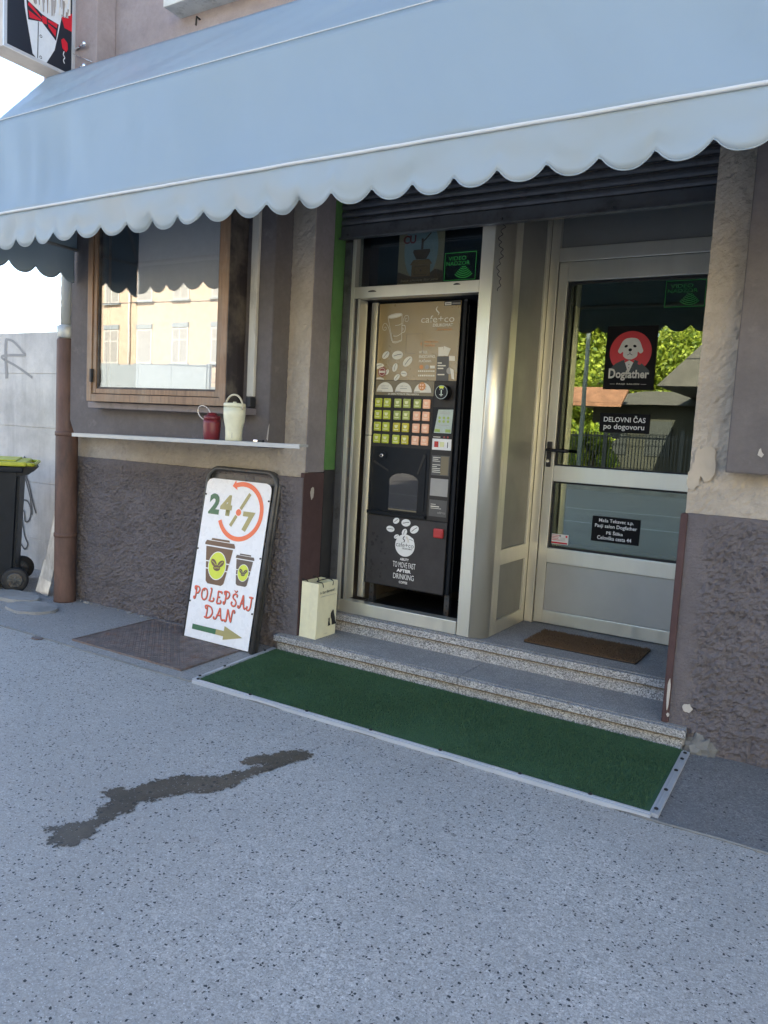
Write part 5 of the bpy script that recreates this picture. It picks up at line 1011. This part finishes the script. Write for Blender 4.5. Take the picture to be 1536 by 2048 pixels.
mo('roof', [(-6.0, -17.2, 3.5), (-6.0, -24.2, 3.5), (.8, -17.2, 10.5), (.8, -24.2, 10.5), (7, -17.2, 3.5), (7, -24.2, 3.5)], [(0, 2, 3, 1), (2, 4, 5, 3), (0, 4, 2), (1, 3, 5), (0, 1, 5, 4)], 'far_darkroof', gb)
fn = thing('bar_fence', 'dark bar fence with posts across the street, mirrored in the door', 'fence', (-7, -16, .12))
for x in (-12, -9.6, -7.2, -4.8, -2.4): box('post', x - .06, x + .06, -16.06, -15.94, .125, 2.0, 'far_dark', fn)
for z in (.4, 1.7): box('rail', -12, -2.4, -16.02, -15.98, z, z + .06, 'far_dark', fn)
bm = bmesh.new()
for k in range(90): x = -11.9 + k * .105; add_box(bm, x, x + .03, -15.975, -15.95, .2, 1.85)
tag(bmo('bars', bm, 'far_dark', fn), kind='stuff')
lp = thing('street_lamp', 'grey street lamp post across the street, mirrored in the door', 'lamp', (-7.8, -15.2, .12)); tube('post', [(-7.8, -15.2, .12), (-7.8, -15.2, 6.5), (-7.7, -14.9, 7.0), (-7.6, -14.2, 7.1)], [.08, .06, .05, .05], 'far_grey', lp); box('lamp_head', -7.75, -7.45, -14.6, -13.9, 7.03, 7.15, 'far_grey', lp, .03)
def leaves(n, blobs, size, seed):
    r = np.random.default_rng(seed); b = np.array(blobs); k = r.choice(len(b), n, p=(b[:, 3] ** 2) / (b[:, 3] ** 2).sum())
    d = r.normal(size=(n, 3)); d /= np.linalg.norm(d, axis=1)[:, None]; rad = b[k, 3] * (.55 + .5 * r.random(n)); p = b[k, :3] + d * rad[:, None] * np.array([1, 1, .85])
    a = r.normal(size=(n, 3)); a /= np.linalg.norm(a, axis=1)[:, None]; c = np.cross(a, d + .01); c /= np.linalg.norm(c, axis=1)[:, None]; s = size * (.6 + .8 * r.random(n))[:, None]
    V = np.stack([p - a * s, p + c * s * .55, p + a * s, p - c * s * .55], 1)
    me = bpy.data.meshes.new('crown'); me.vertices.add(4 * n); me.vertices.foreach_set('co', V.ravel()); me.loops.add(4 * n); me.loops.foreach_set('vertex_index', np.arange(4 * n)); me.polygons.add(n); me.polygons.foreach_set('loop_start', np.arange(n) * 4); me.polygons.foreach_set('loop_total', np.full(n, 4)); me.update(calc_edges=True); return me
def tree(x, y, h, r_, seed, label, mat='leaf', n=24000):
    rr = random.Random(seed); o = thing('broadleaf_tree', label, 'tree', (x, y, .12), 'trees across the street')
    bl = [(x + rr.uniform(-1, 1) * r_ * .75, y + rr.uniform(-1, 1) * r_ * .6, h - r_ + rr.uniform(-.95, .8) * r_, r_ * rr.uniform(.3, .5)) for _ in range(30)]
    tube('trunk', [(x, y, .12), (x + .1, y, h * .35), (x - .05, y + .1, h * .75)], [.24, .18, .07], 'bark', o)
    for b_ in bl[:6]: tube('limb', [(x, y, h * .38), ((x + b_[0]) / 2, (y + b_[1]) / 2, (h * .5 + b_[2]) / 2), b_[:3]], [.09, .06, .02], 'bark', o, 6)
    link('crown', leaves(n, bl, .12, seed), mat, o)
tree(-13.5, -30, 9.5, 4.2, 1, 'tall green tree at the left of the door reflection'); tree(-8.5, -31, 10, 4.6, 2, 'tall green tree behind the red tiled canopy in the door reflection'); tree(-4.0, -32, 9.5, 4.4, 3, 'green tree at the right of the door reflection beside the dark gable')
def bush(x, y, h, r_, seed, label):
    rr = random.Random(seed); o = thing('garden_bush', label, 'bush', (x, y, .12), 'bushes across the street')
    bl = [(x + rr.uniform(-1, 1) * r_ * .7, y + rr.uniform(-1, 1) * r_ * .5, h * rr.uniform(.25, .85), r_ * rr.uniform(.35, .5)) for _ in range(12)]
    tube('stem', [(x, y, .12), (x, y, h * .5)], [.06, .03], 'bark', o); link('foliage', leaves(4500, bl, .10, seed), 'leaf_bush', o)
bush(-10.6, -19, 3.0, 1.2, 11, 'bright green bush low at the left of the door reflection'); bush(-8.6, -19.5, 2.6, 1.0, 12, 'darker green bush below the hours sign in the door reflection')
tree(-11.2, -27.5, 6.2, 2.6, 5, 'lower leafy tree left of the red tiled canopy in the door reflection'); tree(-6.2, -29.5, 6.5, 2.9, 6, 'lower leafy tree just above the red tiled canopy in the door reflection')
rh = thing('straw_house', 'straw yellow rendered house on the right across the street, mirrored in the aluminium corner', 'house', (20, -22, .12))
box('wall', 8, 34, -29, -19, .125, 11.5, 'far_straw', rh); box('roof', 7.4, 34.6, -29.6, -18.4, 11.505, 11.9, 'far_roof', rh)
for z0 in (1.3, 4.6, 7.9):
    for x in range(10, 34, 3):
        wd = box('window', x - .55, x + .55, -19.02, -18.94, z0, z0 + 1.7, 'far_white', rh); box('pane', x - .47, x + .47, -18.935, -18.93, z0 + .08, z0 + 1.62, 'glass_far', wd)
